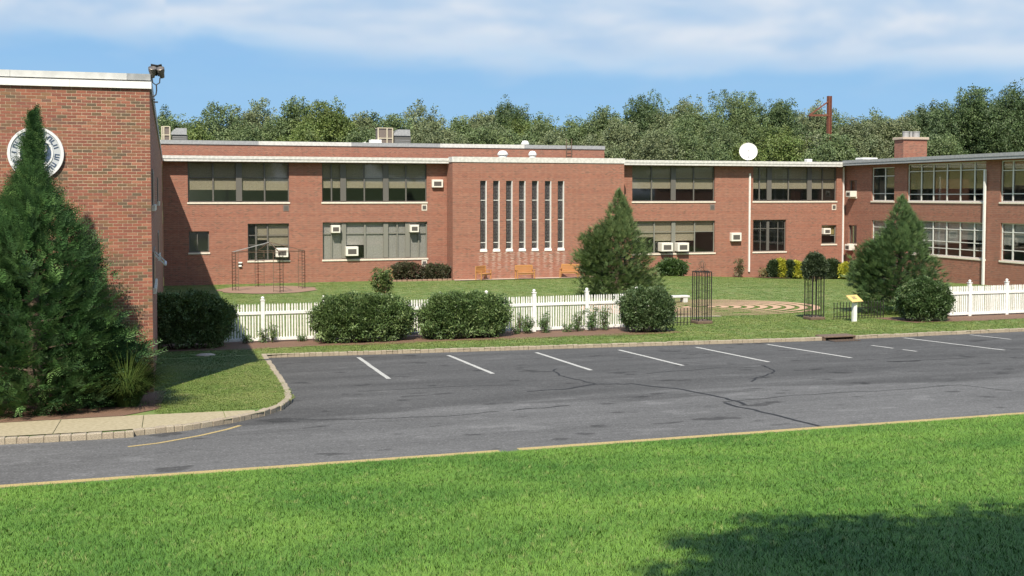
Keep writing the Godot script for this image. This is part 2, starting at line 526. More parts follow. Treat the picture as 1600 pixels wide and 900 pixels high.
func conifer(called: String, at: Vector3, height: float, rx: float, rz: float, count: int, size: float, tone: Array, label: String, full := 1.9, spire := 0.0, lean := Vector2.ZERO) -> Node3D:
	var t := thing(called, at, label, "tree")
	var s := ST()
	tube(s, [Vector3(0, -0.1, 0), Vector3(lean.x * 0.5, height * 0.5, lean.y * 0.5), Vector3(lean.x, height * 0.97, lean.y)], [height * 0.026, height * 0.016, 0.008], 8)
	part(t, "trunk", s.commit(), M.bark)
	s = ST()
	var n := FastNoiseLite.new(); n.seed = int(at.x * 13.0) + 7; n.frequency = 1.0
	var xf := []; var cs := []
	var boughs := 46
	var arms := []
	for b in 120: arms.append([fposmod(b * 0.618 + rng.randf_range(-0.1, 0.1), 1.0) * 0.97, b * 2.4 + rng.randf_range(-0.4, 0.4), rng.randf_range(0.80, 1.26), rng.randf_range(0.10, 0.2)])
	for b in boughs:       # limbs under the foliage
		var h := height * (0.06 + 0.84 * b / boughs)
		var a := b * 2.4
		var r := (1.0 - h / height)
		tube(s, [Vector3(lean.x, 0, lean.y) * (h / height) + Vector3(0, h, 0), Vector3(cos(a) * rx * r * 0.8, h + 0.25 * r, sin(a) * rz * r * 0.8)], [0.03, 0.008], 5)
	part(t, "branches", s.commit(), M.bark)
	for i in count:
		var u := rng.randf() * 0.995
		while rng.randf() > 1.06 - pow(u, full): u = rng.randf() * 0.995      # more of it low down
		var a := rng.randf() * TAU
		var arm := rng.randf() < 0.6
		var reach := 1.0
		if arm:        # a bough that stands out of the mass, spreading and dipping to its tip
			var e: Array = arms[rng.randi() % arms.size()]
			reach = sqrt(rng.randf_range(0.12, 1.0))
			u = clampf(e[0] + rng.randfn() * 0.028 - 0.05 * reach + 0.05, 0.0, 0.995)
			a = e[1] + rng.randfn() * 0.16 / (0.35 + reach)
			reach = minf(reach * (e[2] + 0.06), 1.16)
		if spire > 0.5 and u > 0.78 and rng.randf() < 0.4: continue
		var prof := (1.0 - pow(u, full)) * (0.82 + 0.18 * smoothstep(0.0, 0.16, u)) * (1.0 - spire * smoothstep(0.52, 0.86, u)) + 0.015
		# boughs: tiers and lobes that stand out
		var lump := n.get_noise_3d(cos(a) * 1.7, u * height * 0.75, sin(a) * 1.7)
		var lump2 := n.get_noise_3d(cos(a) * 4.0 + 9.0, u * height * 1.9, sin(a) * 4.0)
		prof *= 1.0 + 0.4 * lump + 0.2 * lump2
		var depth := pow(rng.randf(), 1.5) * 0.45
		if rng.randf() < 0.05: depth = -rng.randf() * 0.13
		var r := prof * (reach if arm else 0.9 * (1.0 - depth))
		var p := Vector3(cos(a) * rx * r + lean.x * u, u * height, sin(a) * rz * r + lean.y * u)
		var out := Vector3(cos(a), 0.35 + rng.randf_range(-0.35, 0.35) + u * 1.3, sin(a)) + Vector3(rng.randfn(), rng.randfn(), rng.randfn()) * (0.14 if arm else 0.28)
		xf.append(Transform3D(facing(out, rng.randf_range(-0.8, 0.8)).scaled(Vector3.ONE * size * (1.0 - 0.4 * u * u) * rng.randf_range(0.6, 1.35)), p))
		var c: Color = tone[0].lerp(tone[1], clampf(0.4 + rng.randf_range(-0.4, 0.4) + lump2 * 0.5, 0, 1))
		if rng.randf() < 0.10: c = tone[2]
		cs.append(jitter(c, 0.2))
	copies(t, "foliage", clusters.spray, M.needle, xf, cs).set_meta("kind", "stuff")
	return t

# a clipped or rounded shrub: superellipsoid of half sizes h, exponent e
func shrub(called: String, at: Vector3, h: Vector3, e: float, count: int, size: float, tone: Array, label: String, group := "", kind := "leafy", lumps := 0.24) -> Node3D:
	var t := thing(called, at, label, "hedge" if called.contains("hedge") else "shrub", group)
	var s := ST()
	for b in 9:
		var a := b * 2.4
		tube(s, [Vector3(cos(a) * h.x * 0.2, -0.05, sin(a) * h.z * 0.2), Vector3(cos(a) * h.x * 0.6, h.y * 1.2, sin(a) * h.z * 0.6)], [0.02 * h.y + 0.008, 0.006], 5)
	part(t, "stems", s.commit(), M.bark)
	var n := FastNoiseLite.new(); n.seed = int(at.x * 31.0) + 3; n.frequency = 1.0
	var xf := []; var cs := []
	for i in count:
		var d := Vector3(rng.randfn(), rng.randfn(), rng.randfn()).normalized()
		if d.y < -0.75: d.y = -d.y
		var k := pow(pow(absf(d.x), e) + pow(absf(d.y), e) + pow(absf(d.z), e), -1.0 / e)
		var p := d * k
		var q := p * h
		var lump := n.get_noise_3dv(q * 1.6 + at)
		var l2 := n.get_noise_3dv(q * 4.5 + at)
		p *= (1.0 + lumps * lump + lumps * 0.7 * l2) * (1.0 - 0.3 * pow(rng.randf(), 2.0))
		if rng.randf() < 0.07: p *= rng.randf_range(1.0, 1.14)
		q = p * h
		q.y = maxf(q.y, -h.y * 0.97)
		var out := (p / h).normalized() + Vector3(rng.randfn(), rng.randfn() + 0.4, rng.randfn()) * 0.4
		xf.append(Transform3D(facing(out, rng.randf() * TAU).scaled(Vector3.ONE * size * rng.randf_range(0.55, 1.45)), q + Vector3(0, h.y, 0)))
		var c: Color = tone[0].lerp(tone[1], clampf(0.45 + l2 * 0.6 + rng.randf_range(-0.35, 0.35), 0, 1))
		if tone.size() > 2 and rng.randf() < 0.12: c = tone[2]
		cs.append(jitter(c, 0.18))
	copies(t, "foliage", clusters.spray_small if kind == "needle" else clusters.leafy, M.leaf, xf, cs).set_meta("kind", "stuff")
	return t

func broad_tree(called: String, at: Vector3, top: float, rx: float, ry: float, rz: float, lobes: int, count: int, size: float, tone: Array, label: String, group: String, seed_: int, openness := 0.0) -> Node3D:
	var t := thing(called, at, label, "tree", group)
	var g := RandomNumberGenerator.new(); g.seed = seed_
	var c0 := Vector3(0, top - ry, 0)
	var cen := []
	for i in lobes:
		var d := Vector3(g.randfn(), g.randfn() * 0.9 + 0.25, g.randfn()).normalized()
		var k := g.randf_range(0.40, 0.70)
		cen.append([c0 + d * k * Vector3(rx, ry, rz), g.randf_range(0.26, 0.44)])
	cen.append([c0, 0.55]); cen.append([c0 + Vector3(rx * 0.1, ry * 0.62, 0), 0.36]); cen.append([c0 + Vector3(-rx * 0.6, ry * 0.2, 0), 0.36]); cen.append([c0 + Vector3(rx * 0.62, ry * 0.15, 0), 0.36])
	var s := ST()
	tube(s, [Vector3(0, -0.3, 0), Vector3(0.1, c0.y * 0.4, 0.05), c0 + Vector3(0, -ry * 0.2, 0), c0 + Vector3(0.2, ry * 0.5, 0)], [top * 0.026, top * 0.019, top * 0.013, 0.03], 9)
	part(t, "trunk", s.commit(), M.bark)
	s = ST()
	for e in cen:
		var a: Vector3 = Vector3(0, lerpf(c0.y - ry * 0.75, e[0].y, 0.35), 0)
		tube(s, [a, a.lerp(e[0], 0.55) + Vector3(0, -0.2, 0), e[0]], [top * 0.010, top * 0.006, 0.02], 6)
	part(t, "branches", s.commit(), M.bark)
	var xf := []; var cs := []
	var big := []
	for e in cen: big.append(g.randf_range(0.82, 1.18))
	for i in count:
		var li := rng.randi() % cen.size()
		var e: Array = cen[li]
		var d := Vector3(rng.randfn(), rng.randfn(), rng.randfn()).normalized()
		var k: float = e[1] * pow(rng.randf(), 0.33) * (1.0 + 0.25 * sin(d.x * 7.0 + li) * sin(d.y * 6.0 + d.z * 5.0))
		if rng.randf() < 0.06 + openness: k *= rng.randf_range(1.05, 1.35)
		var p: Vector3 = e[0] + d * k * Vector3(rx, ry, rz)
		xf.append(Transform3D(facing(d + Vector3(rng.randfn(), rng.randfn() + 0.3, rng.randfn()) * 0.4, rng.randf() * TAU).scaled(Vector3.ONE * size * rng.randf_range(0.7, 1.3)), p))
		var c: Color = tone[0].lerp(tone[1], rng.randf())
		cs.append(jitter(Color(c.r * big[li], c.g * big[li], c.b * big[li]), 0.16))
	copies(t, "crown", clusters.tree, M.leaf, xf, cs).set_meta("kind", "stuff")
	return t

# ---------------------------------------------------------------- facades
# face 0 looks at the camera's side (u is x, plane d); face 1 looks towards -x (u is d, plane x)
func fpt(fr: Array, u: float, y: float, o: float) -> Vector3:
	return V(u, y, fr[1] - o) if fr[0] == 0 else V(fr[1] - o, y, u)

func fspan(s: SurfaceTool, fr: Array, u0: float, u1: float, y0: float, y1: float, o0: float, o1: float):
	span(s, fpt(fr, u0, y0, o0), fpt(fr, u1, y1, o1))

func fbox(parent: Node, called: String, fr: Array, u0: float, u1: float, y0: float, y1: float, o0: float, o1: float, mat: Material, bevel := 0.0) -> MeshInstance3D:
	return gbox(parent, called, fpt(fr, u0, y0, o0), fpt(fr, u1, y1, o1), mat, bevel)

func wall(parent: Node, fr: Array, u0: float, u1: float, y0: float, y1: float, thick: float, holes: Array, mat: Material) -> MeshInstance3D:
	var s := ST()
	var ys := [y0, y1]
	for h in holes: ys.append(h[2]); ys.append(h[3])
	ys.sort()
	for i in ys.size() - 1:
		var a: float = ys[i]; var b: float = ys[i + 1]
		if b - a < 0.001: continue
		var cut := []
		for h in holes:
			if h[2] < (a + b) * 0.5 and h[3] > (a + b) * 0.5: cut.append(h)
		cut.sort_custom(func(p, q): return p[0] < q[0])
		var u := u0
		for h in cut:
			if h[0] > u + 0.001: fspan(s, fr, u, h[0], a, b, -thick, 0.0)
			u = h[1]
		if u < u1 - 0.001: fspan(s, fr, u, u1, a, b, -thick, 0.0)
	return wpart(parent, "wall", s, mat)

# o: set = depth of the frame behind the wall face; cols: inner mullions as [fraction, width]; rows: transom heights as fractions from the sill
func window(parent: Node, fr: Array, r: Array, cols: Array, rows: Array, frame: Material, blind: Array, bmat: Material, sill: Material, inset := 0.16, fw := 0.07, panels := []) -> Node3D:
	var u0: float = r[0]; var u1: float = r[1]; var y0: float = r[2]; var y1: float = r[3]
	var w := node("window", parent, fpt(fr, (u0 + u1) * 0.5, y0, 0))
	var s := ST()
	var oi := -inset
	fspan(s, fr, u0, u1, y0, y0 + fw, oi - 0.07, oi)
	fspan(s, fr, u0, u1, y1 - fw, y1, oi - 0.07, oi)
	fspan(s, fr, u0, u0 + fw, y0 + fw, y1 - fw, oi - 0.07, oi)
	fspan(s, fr, u1 - fw, u1, y0 + fw, y1 - fw, oi - 0.07, oi)
	var us := [[u0, u0 + fw]]
	for c in cols:
		var m := lerpf(u0, u1, c[0])
		fspan(s, fr, m - c[1] * 0.5, m + c[1] * 0.5, y0 + fw, y1 - fw, oi - 0.08, oi + (0.03 if c[1] > 0.15 else -0.012))
		us.append([m - c[1] * 0.5, m + c[1] * 0.5])
	us.append([u1 - fw, u1])
	var vs := [y0 + fw]
	for t in rows:
		vs.append(lerpf(y0, y1, t))
	vs.append(y1 - fw)
	for i in us.size() - 1:
		for t in rows:
			var y := lerpf(y0, y1, t)
			fspan(s, fr, us[i][1], us[i + 1][0], y - 0.03, y + 0.03, oi - 0.06, oi - 0.015)
	wpart(w, "frame", s, frame)
	for i in us.size() - 1:
		var a: float = us[i][1]; var b: float = us[i + 1][0]
		for j in vs.size() - 1:
			var ya: float = vs[j] + (0.03 if j > 0 else 0.0); var yb: float = vs[j + 1] - (0.03 if j < vs.size() - 2 else 0.0)
			if panels.has(j): fbox(w, "panel", fr, a, b, ya, yb, oi - 0.05, oi - 0.035, M.panel)
			else: fbox(w, "pane", fr, a, b, ya, yb, oi - 0.046, oi - 0.04, M.glass)
		if blind.size() and bmat:
			var drop: float = blind[i % blind.size()]
			if drop > 0.01: fbox(w, "blind", fr, a - 0.02, b + 0.02, lerpf(y1, y0, drop), y1 - fw * 0.5, oi - 0.15, oi - 0.14, bmat)
	if sill: fbox(w, "sill", fr, u0 - 0.06, u1 + 0.06, y0 - 0.13, y0 - 0.004, -inset, 0.06, sill, 0.012)
	return w

func air_conditioner(fr: Array, u: float, y: float, w: float, h: float, out: float, label: String, group := "") -> Node3D:
	var t := thing("air_conditioner", fpt(fr, u, y, 0), label, "air conditioner", group)
	fbox(t, "case", fr, u - w * 0.5, u + w * 0.5, y, y + h, -0.3, out, M.ac, 0.02)
	fbox(t, "grille", fr, u - w * 0.34, u + w * 0.34, y + h * 0.2, y + h * 0.76, out - 0.02, out + 0.006, M.ac_grille)
	var n := 5
	for i in n:
		var yy := y + h * (0.24 + 0.5 * i / n)
		fbox(t, "slat", fr, u - w * 0.33, u + w * 0.33, yy, yy + 0.018, out + 0.006, out + 0.02, M.vent)
	return t

func wall_vent(parent: Node, fr: Array, u: float, y: float, w := 0.42, h := 0.46, pale := false):
	var v := node("vent", parent, fpt(fr, u, y, 0))
	fbox(v, "frame", fr, u - w * 0.5, u + w * 0.5, y, y + h, -0.02, 0.025, M.stone if pale else M.vent)
	fbox(v, "grille", fr, u - w * 0.33, u + w * 0.33, y + h * 0.17, y + h * 0.83, 0.025, 0.032, M.ac_grille)
	for i in 4: fbox(v, "slat", fr, u - w * 0.33, u + w * 0.33, y + h * (0.22 + 0.16 * i), y + h * (0.27 + 0.16 * i), 0.032, 0.045, M.vent)

# ---------------------------------------------------------------- sky
func sky_image() -> Image:
	var w := 2048; var h := 1024
	var img := PackedByteArray(); img.resize(w * h * 3)
	var n := FastNoiseLite.new(); n.seed = 21; n.frequency = 1.0; n.fractal_octaves = 5; n.fractal_gain = 0.52
	var n2 := FastNoiseLite.new(); n2.seed = 4; n2.frequency = 1.0; n2.fractal_octaves = 3
	var k := 0
	for j in h:
		var el := 90.0 - 180.0 * (j + 0.5) / h
		var e := maxf(el, 0.0)
		var low := exp(-e / 4.5)
		var high := 1.0 - exp(-e / 75.0)
		var sky := Color(0.59, 0.77, 0.92).lerp(Color(0.66, 0.815, 0.93), low).lerp(Color(0.20, 0.42, 0.78), high)
		if el < 0.0: sky = Color(0.45, 0.50, 0.45)
		var ed := sin(deg_to_rad(e)) + 0.06
		for i in w:
			var c := sky
			if el > 0.0 and el < 70.0:
				var az := TAU * (i + 0.5) / w      # 0 is straight towards the school
				var x := sin(az) * cos(deg_to_rad(e)) / ed; var z := cos(az) * cos(deg_to_rad(e)) / ed
				var bend := n2.get_noise_2d(x * 0.25, z * 0.25)
				var fine := n.get_noise_3d(sin(az) * 9.0 + bend, el * 0.55 + az * 0.6, cos(az) * 9.0)
				var edge := 2.3 + 4.7 * cos(az + 0.14) + 0.9 * bend + 1.5 * fine
				var a := n.get_noise_2d(x * 0.16 + bend * 0.4, z * 0.5 - x * 0.1)
				var cov := smoothstep(edge - 0.9, edge + 1.7, el) * clampf(0.78 + 0.26 * a + 0.34 * fine, 0.0, 1.0)
				cov *= 1.0 - 0.6 * smoothstep(25.0, 70.0, el)
				cov += 0.05 * clampf(a + fine, 0.0, 1.0)
				c = sky.lerp(Color(0.78, 0.835, 0.905).lerp(Color(0.875, 0.90, 0.935), clampf(0.45 + 0.9 * a + 1.0 * fine, 0.0, 1.0)), clampf(cov, 0.0, 0.93))
			img[k] = int(c.r * 255.0); img[k + 1] = int(c.g * 255.0); img[k + 2] = int(c.b * 255.0)
			k += 3
	return Image.create_from_data(w, h, false, Image.FORMAT_RGB8, img)

# ---------------------------------------------------------------- the place
func _ready():
	rng.seed = 20240
	YAW = atan((800.0 - 262.0) * cos(PITCH) / F)
	var cam := Camera3D.new()
	cam.name = "camera"
	cam.projection = Camera3D.PROJECTION_FRUSTUM
	cam.near = 0.1; cam.far = 4000.0
	cam.size = 900.0 / F * cam.near
	cam.frustum_offset = Vector2(0, -(450.0 - (304.0 + F * tan(PITCH))) / F * cam.near)
	add_child(cam)
	cam.position = V(0, 0, 0)
	cam.rotation = Vector3(-PITCH, -YAW, 0)
	cam.current = true
	var env := Environment.new()
	env.background_mode = Environment.BG_SKY
	var pan := PanoramaSkyMaterial.new()
	pan.panorama = ImageTexture.create_from_image(sky_image())
	var sk := Sky.new(); sk.sky_material = pan
	env.sky = sk
	env.background_energy_multiplier = 0.70
	env.tonemap_mode = Environment.TONE_MAPPER_LINEAR
	env.tonemap_exposure = 1.5
	env.sdfgi_enabled = true; env.ssao_enabled = true; env.ssil_enabled = true
	var we := WorldEnvironment.new(); we.name = "world_environment"; we.environment = env
	add_child(we)
	var sun := DirectionalLight3D.new()
	sun.name = "sun"
	sun.light_energy = 1.45
	sun.light_color = Color(1.0, 0.955, 0.88)
	sun.light_angular_distance = 0.55
	sun.shadow_enabled = true
	add_child(sun)
	sun.look_at_from_position(Vector3.ZERO, Vector3(0.37, -1.0, -0.78), Vector3.UP)

	materials()
	clusters = {
		"spray": spray(0.36, 3), "spray_small": spray(0.15, 5),
		"leafy": leaf_cluster(12, 0.075, 0.062, 0.034, 4),
		"tree": leaf_cluster(26, 0.45, 0.19, 0.12, 9),
		"sprig": leaf_cluster(9, 0.09, 0.09, 0.045, 14)}
	terrain()
	gym_wing()
	main_wing()
	chapel_block()
	upper_block()
	classroom_wing()
	roof_things()
	planting()
	courtyard()
	fences()
	far_trees()
	grasses()

func terrain():
	var gm := PlaneMesh.new(); gm.size = Vector2(3000, 3000)
	setting("ground", gm, M.lawn, V(0, -7.1, 900))
	setting("hill", grid(-45, 70, 60, 50, func(_x): return -40.0, 16.86, hill_y), M.soil)
	# asphalt lot with its own texture coordinates
	var s := ST()
	var lp := PackedVector2Array(left_kerb)
	lp.append_array(PackedVector2Array([Vector2(19.72, 31.3), Vector2(80, 31.3), Vector2(80, 16.5), Vector2(-40, 16.5)]))
	var idx := Geometry2D.triangulate_polygon(lp)
	for i in range(0, idx.size(), 3):
		var ps := [lp[idx[i]], lp[idx[i + 1]], lp[idx[i + 2]]]
		if (ps[1] - ps[0]).cross(ps[2] - ps[0]) > 0: ps = [ps[0], ps[2], ps[1]]
		for q in ps:
			s.set_normal(Vector3.UP); s.set_uv(Vector2((q.x + 8.0) / 40.0, 1.0 - (q.y - 16.5) / 18.0)); s.add_vertex(V(q.x, lot_y(q.y), q.y))
	var lot := setting("parking_lot", s.commit(), asphalt_material())
	var S := [Vector2(5.3, 32.3), Vector2(7.9, 31.8), Vector2(10.55, 31.5), Vector2(13.12, 31.2), Vector2(15.62, 31.0), Vector2(18.05, 30.9), Vector2(20.77, 29.3), Vector2(23.2, 30.98), Vector2(25.85, 31.0)]
	var E := [Vector2(5.2, 27.05), Vector2(7.89, 27.04), Vector2(10.47, 26.75), Vector2(13.1, 26.75), Vector2(15.6, 26.6), Vector2(18.2, 26.6), Vector2(20.93, 26.9), Vector2(23.4, 26.6), Vector2(26.0, 26.6)]
	for i in S.size():
		s = ST()
		var pts := []
		for k in 13: pts.append(S[i].lerp(E[i], k / 12.0) + Vector2(rng.randf_range(-0.008, 0.008), 0))
		if i == 6 or i == 8:      # worn: only stretches of it are left
			strip(s, pts.slice(0, 6), 0.10, 0.004); strip(s, pts.slice(7, 11), 0.09, 0.004)
		else: strip(s, pts, 0.115, 0.004)
		part(lot, "parking_line", s.commit(), M.paint)
	for seg in [[-2.6, 5.12], [5.45, 30.0], [30.3, 60.0]]:
		s = ST(); strip(s, wobble(Vector2(seg[0], 17.20), Vector2(seg[1], 17.16), 0.012, 0.5), 0.20, 0.004)
		part(lot, "edge_line", s.commit(), M.yellow)
	s = ST()
	strip(s, [Vector2(-0.7, 19.78), Vector2(-0.2, 19.95), Vector2(0.5, 20.45), Vector2(1.0, 20.95), Vector2(1.25, 21.3)], 0.09, 0.004)
	part(lot, "edge_line", s.commit(), M.yellow)
	var cr := [[[1290, 669], [1215, 650], [1178, 641], [1140, 632], [1130, 628]], [[1165, 632], [1125, 620], [1050, 606], [985, 600], [930, 600], [880, 608], [810, 613]], [[930, 600], [905, 594], [878, 588], [865, 580], [872, 575]], [[1190, 570], [1210, 578], [1206, 583], [1180, 592], [1172, 597]], [[800, 641], [850, 637], [900, 632]], [[1130, 628], [1240, 618], [1400, 609], [1500, 601], [1600, 613]], [[1010, 584], [1120, 575], [1220, 573]], [[1385, 566], [1460, 562], [1530, 559]], [[460, 656], [560, 655], [700, 650], [800, 641]], [[560, 612], [700, 604], [830, 600]]]
	for ci in cr.size():
		var pts := []
		for k in cr[ci].size() - 1:
			var a = cr[ci][k]; var b = cr[ci][k + 1]
			for m in 5:
				var u: float = lerpf(a[0], b[0], m / 5.0) + rng.randf_range(-2.0, 2.0)
				var v: float = lerpf(a[1], b[1], m / 5.0) + rng.randf_range(-0.7, 0.7)
				var r := pix(u, v, 1.0)
				var d := 3.5 / (-r.y - 0.04)
				pts.append(Vector2(r.x * d, d))
		s = ST(); strip(s, pts, 0.085 if ci == 0 or ci == 1 else (0.03 if ci in [5, 6, 7, 8, 9] else 0.05), 0.0035)
		part(lot, "crack_seal", s.commit(), M.tar)
	# lawns
	var yp := PackedVector2Array()
	for p in left_kerb: yp.append(p)
	yp.append_array(PackedVector2Array([Vector2(-40, 33.3)]))
	setting("front_lawn", sheet(yp, yard_y), M.lawn)
	setting("courtyard_lawn", grid(-40, 95, 90, 60, func(x): return kerb_d(x), 82.0, yard_y, 0.0, 1.3), M.lawn)
	# sidewalk: slabs with open joints
	var walk := Node3D.new(); walk.name = "sidewalk"; add_child(walk); walk.set_meta("kind", "structure")
	var x := -14.0
	var back := 22.62
	while x < 1.6:
		var x1 := minf(x + 1.5, 1.6)
		var poly := PackedVector2Array()
		for k in 7:
			var xx := lerpf(x + 0.006, x1 - 0.006, k / 6.0)
			poly.append(Vector2(xx, minf(kerb_front(xx) + 0.11, back - 0.12 * maxf(0.0, xx) - 0.02)))
		poly.append(Vector2(x1 - 0.006, back - 0.12 * maxf(0.0, x1))); poly.append(Vector2(x + 0.006, back - 0.12 * maxf(0.0, x)))
		part(walk, "slab", sheet(poly, yard_y, 0.018), M.walk)
		x = x1
	# granite block kerb
	var kerb := Node3D.new(); kerb.name = "kerb"; add_child(kerb); kerb.set_meta("kind", "structure")
	var stones := []
	for c in [[0.37, 0.315, 0.235], [0.38, 0.325, 0.24], [0.355, 0.30, 0.225], [0.395, 0.34, 0.255], [0.365, 0.305, 0.23]]:
		stones.append(mottled(lin(c[0] * 0.6, c[1] * 0.6, c[2] * 0.6), lin(c[0] * 1.15, c[1] * 1.15, c[2] * 1.15), 0.35, 0.95, 0.03, 5))
	var blocks := []
	for z in [Vector3(0.19, 0.24, 0.13), Vector3(0.25, 0.24, 0.145), Vector3(0.145, 0.24, 0.135)]: blocks.append(boxmesh(z, 0.013))
	var path := []
	for p in left_kerb: if p.x > -9.0: path.append(p)
	path.push_front(Vector2(-7.0, 20.95))
	lay_blocks(kerb, path, blocks, stones)
	lay_blocks(kerb, [Vector2(2.72, 33.3), Vector2(19.72, 31.3), Vector2(20.3, 31.3)], blocks, stones)
	lay_blocks(kerb, [Vector2(21.5, 31.3), Vector2(36.0, 31.3)], blocks, stones)
	# beds
	setting("mulch_bed", sheet(PackedVector2Array([Vector2(-14, 22.7), Vector2(-0.9, 22.7), Vector2(-0.2, 23.4), Vector2(-0.1, 26.2), Vector2(-14, 26.2)]), yard_y, 0.012), M.mulch)
	var mb := PackedVector2Array()
	for k in 25: mb.append(Vector2(-1.0 + k * 0.75, 35.15 + 0.16 * sin(k * 1.1) - 0.02 * k))
	for k in 25: mb.append(Vector2(17.0 - k * 0.75, 37.75))
	setting("mulch_bed", sheet(mb, yard_y, 0.012), M.mulch)
	mb = PackedVector2Array()
	for k in 22: mb.append(Vector2(26.6 + k * 0.75, 34.7 + 0.15 * sin(k * 1.3)))
	for k in 22: mb.append(Vector2(42.3 - k * 0.75, 37.4))
	setting("mulch_bed", sheet(mb, yard_y, 0.012), M.mulch)
	setting("mulch_bed", sheet(PackedVector2Array([Vector2(15.6, 80.0), Vector2(20.3, 80.0), Vector2(20.3, 82), Vector2(15.6, 82)]), yard_y, 0.03), M.mulch)
	var mb2 := PackedVector2Array([Vector2(46.3, 81.9), Vector2(46.5, 79.4), Vector2(50, 79.0), Vector2(52.6, 77.6), Vector2(53.3, 73.5), Vector2(55.2, 73.5), Vector2(55.2, 81.9)])
	setting("mulch_bed", sheet(mb2, yard_y, 0.05), M.mulch)
	# walk before the narrow windows
	setting("path", sheet(PackedVector2Array([Vector2(20.0, 78.6), Vector2(32.5, 78.6), Vector2(33.2, 80.2), Vector2(20.4, 80.2)]), yard_y, 0.05), M.pave_pale)

func kerb_front(xx: float) -> float:
	for i in left_kerb.size() - 1:
		if xx >= left_kerb[i].x and xx <= left_kerb[i + 1].x:
			return lerpf(left_kerb[i].y, left_kerb[i + 1].y, (xx - left_kerb[i].x) / (left_kerb[i + 1].x - left_kerb[i].x))
	return 22.6

func lay_blocks(kerb: Node3D, path: Array, blocks: Array, stones: Array):
	var i := 0
	var p: Vector2 = path[0]
	while i < path.size() - 1:
		var k := rng.randi() % 3
		var l: float = [0.19, 0.25, 0.145][k] + 0.002
		var left := l
		var q := p
		while i < path.size() - 1 and q.distance_to(path[i + 1]) <= left:
			left -= q.distance_to(path[i + 1])
			q = path[i + 1]
			i += 1
		if i < path.size() - 1: q += ((path[i + 1] - q) as Vector2).normalized() * left
		var t := (q - p).normalized()
		var nrm := t.orthogonal()
		var c := (p + q) * 0.5
		if nrm.dot(Vector2(10, 22) - c) > 0: nrm = -nrm
		c += nrm * (0.068 + rng.randf_range(-0.016, 0.012))
		var o := part(kerb, "block", blocks[k], stones[rng.randi() % 5])
		o.global_position = V(c.x, lot_y(c.y) - 0.010 + rng.randf_range(-0.008, 0.008), c.y)
		o.rotation = Vector3(rng.randf_range(-0.06, 0.06), atan2(t.y, t.x) + rng.randf_range(-0.05, 0.05), rng.randf_range(-0.04, 0.04))
		p = q

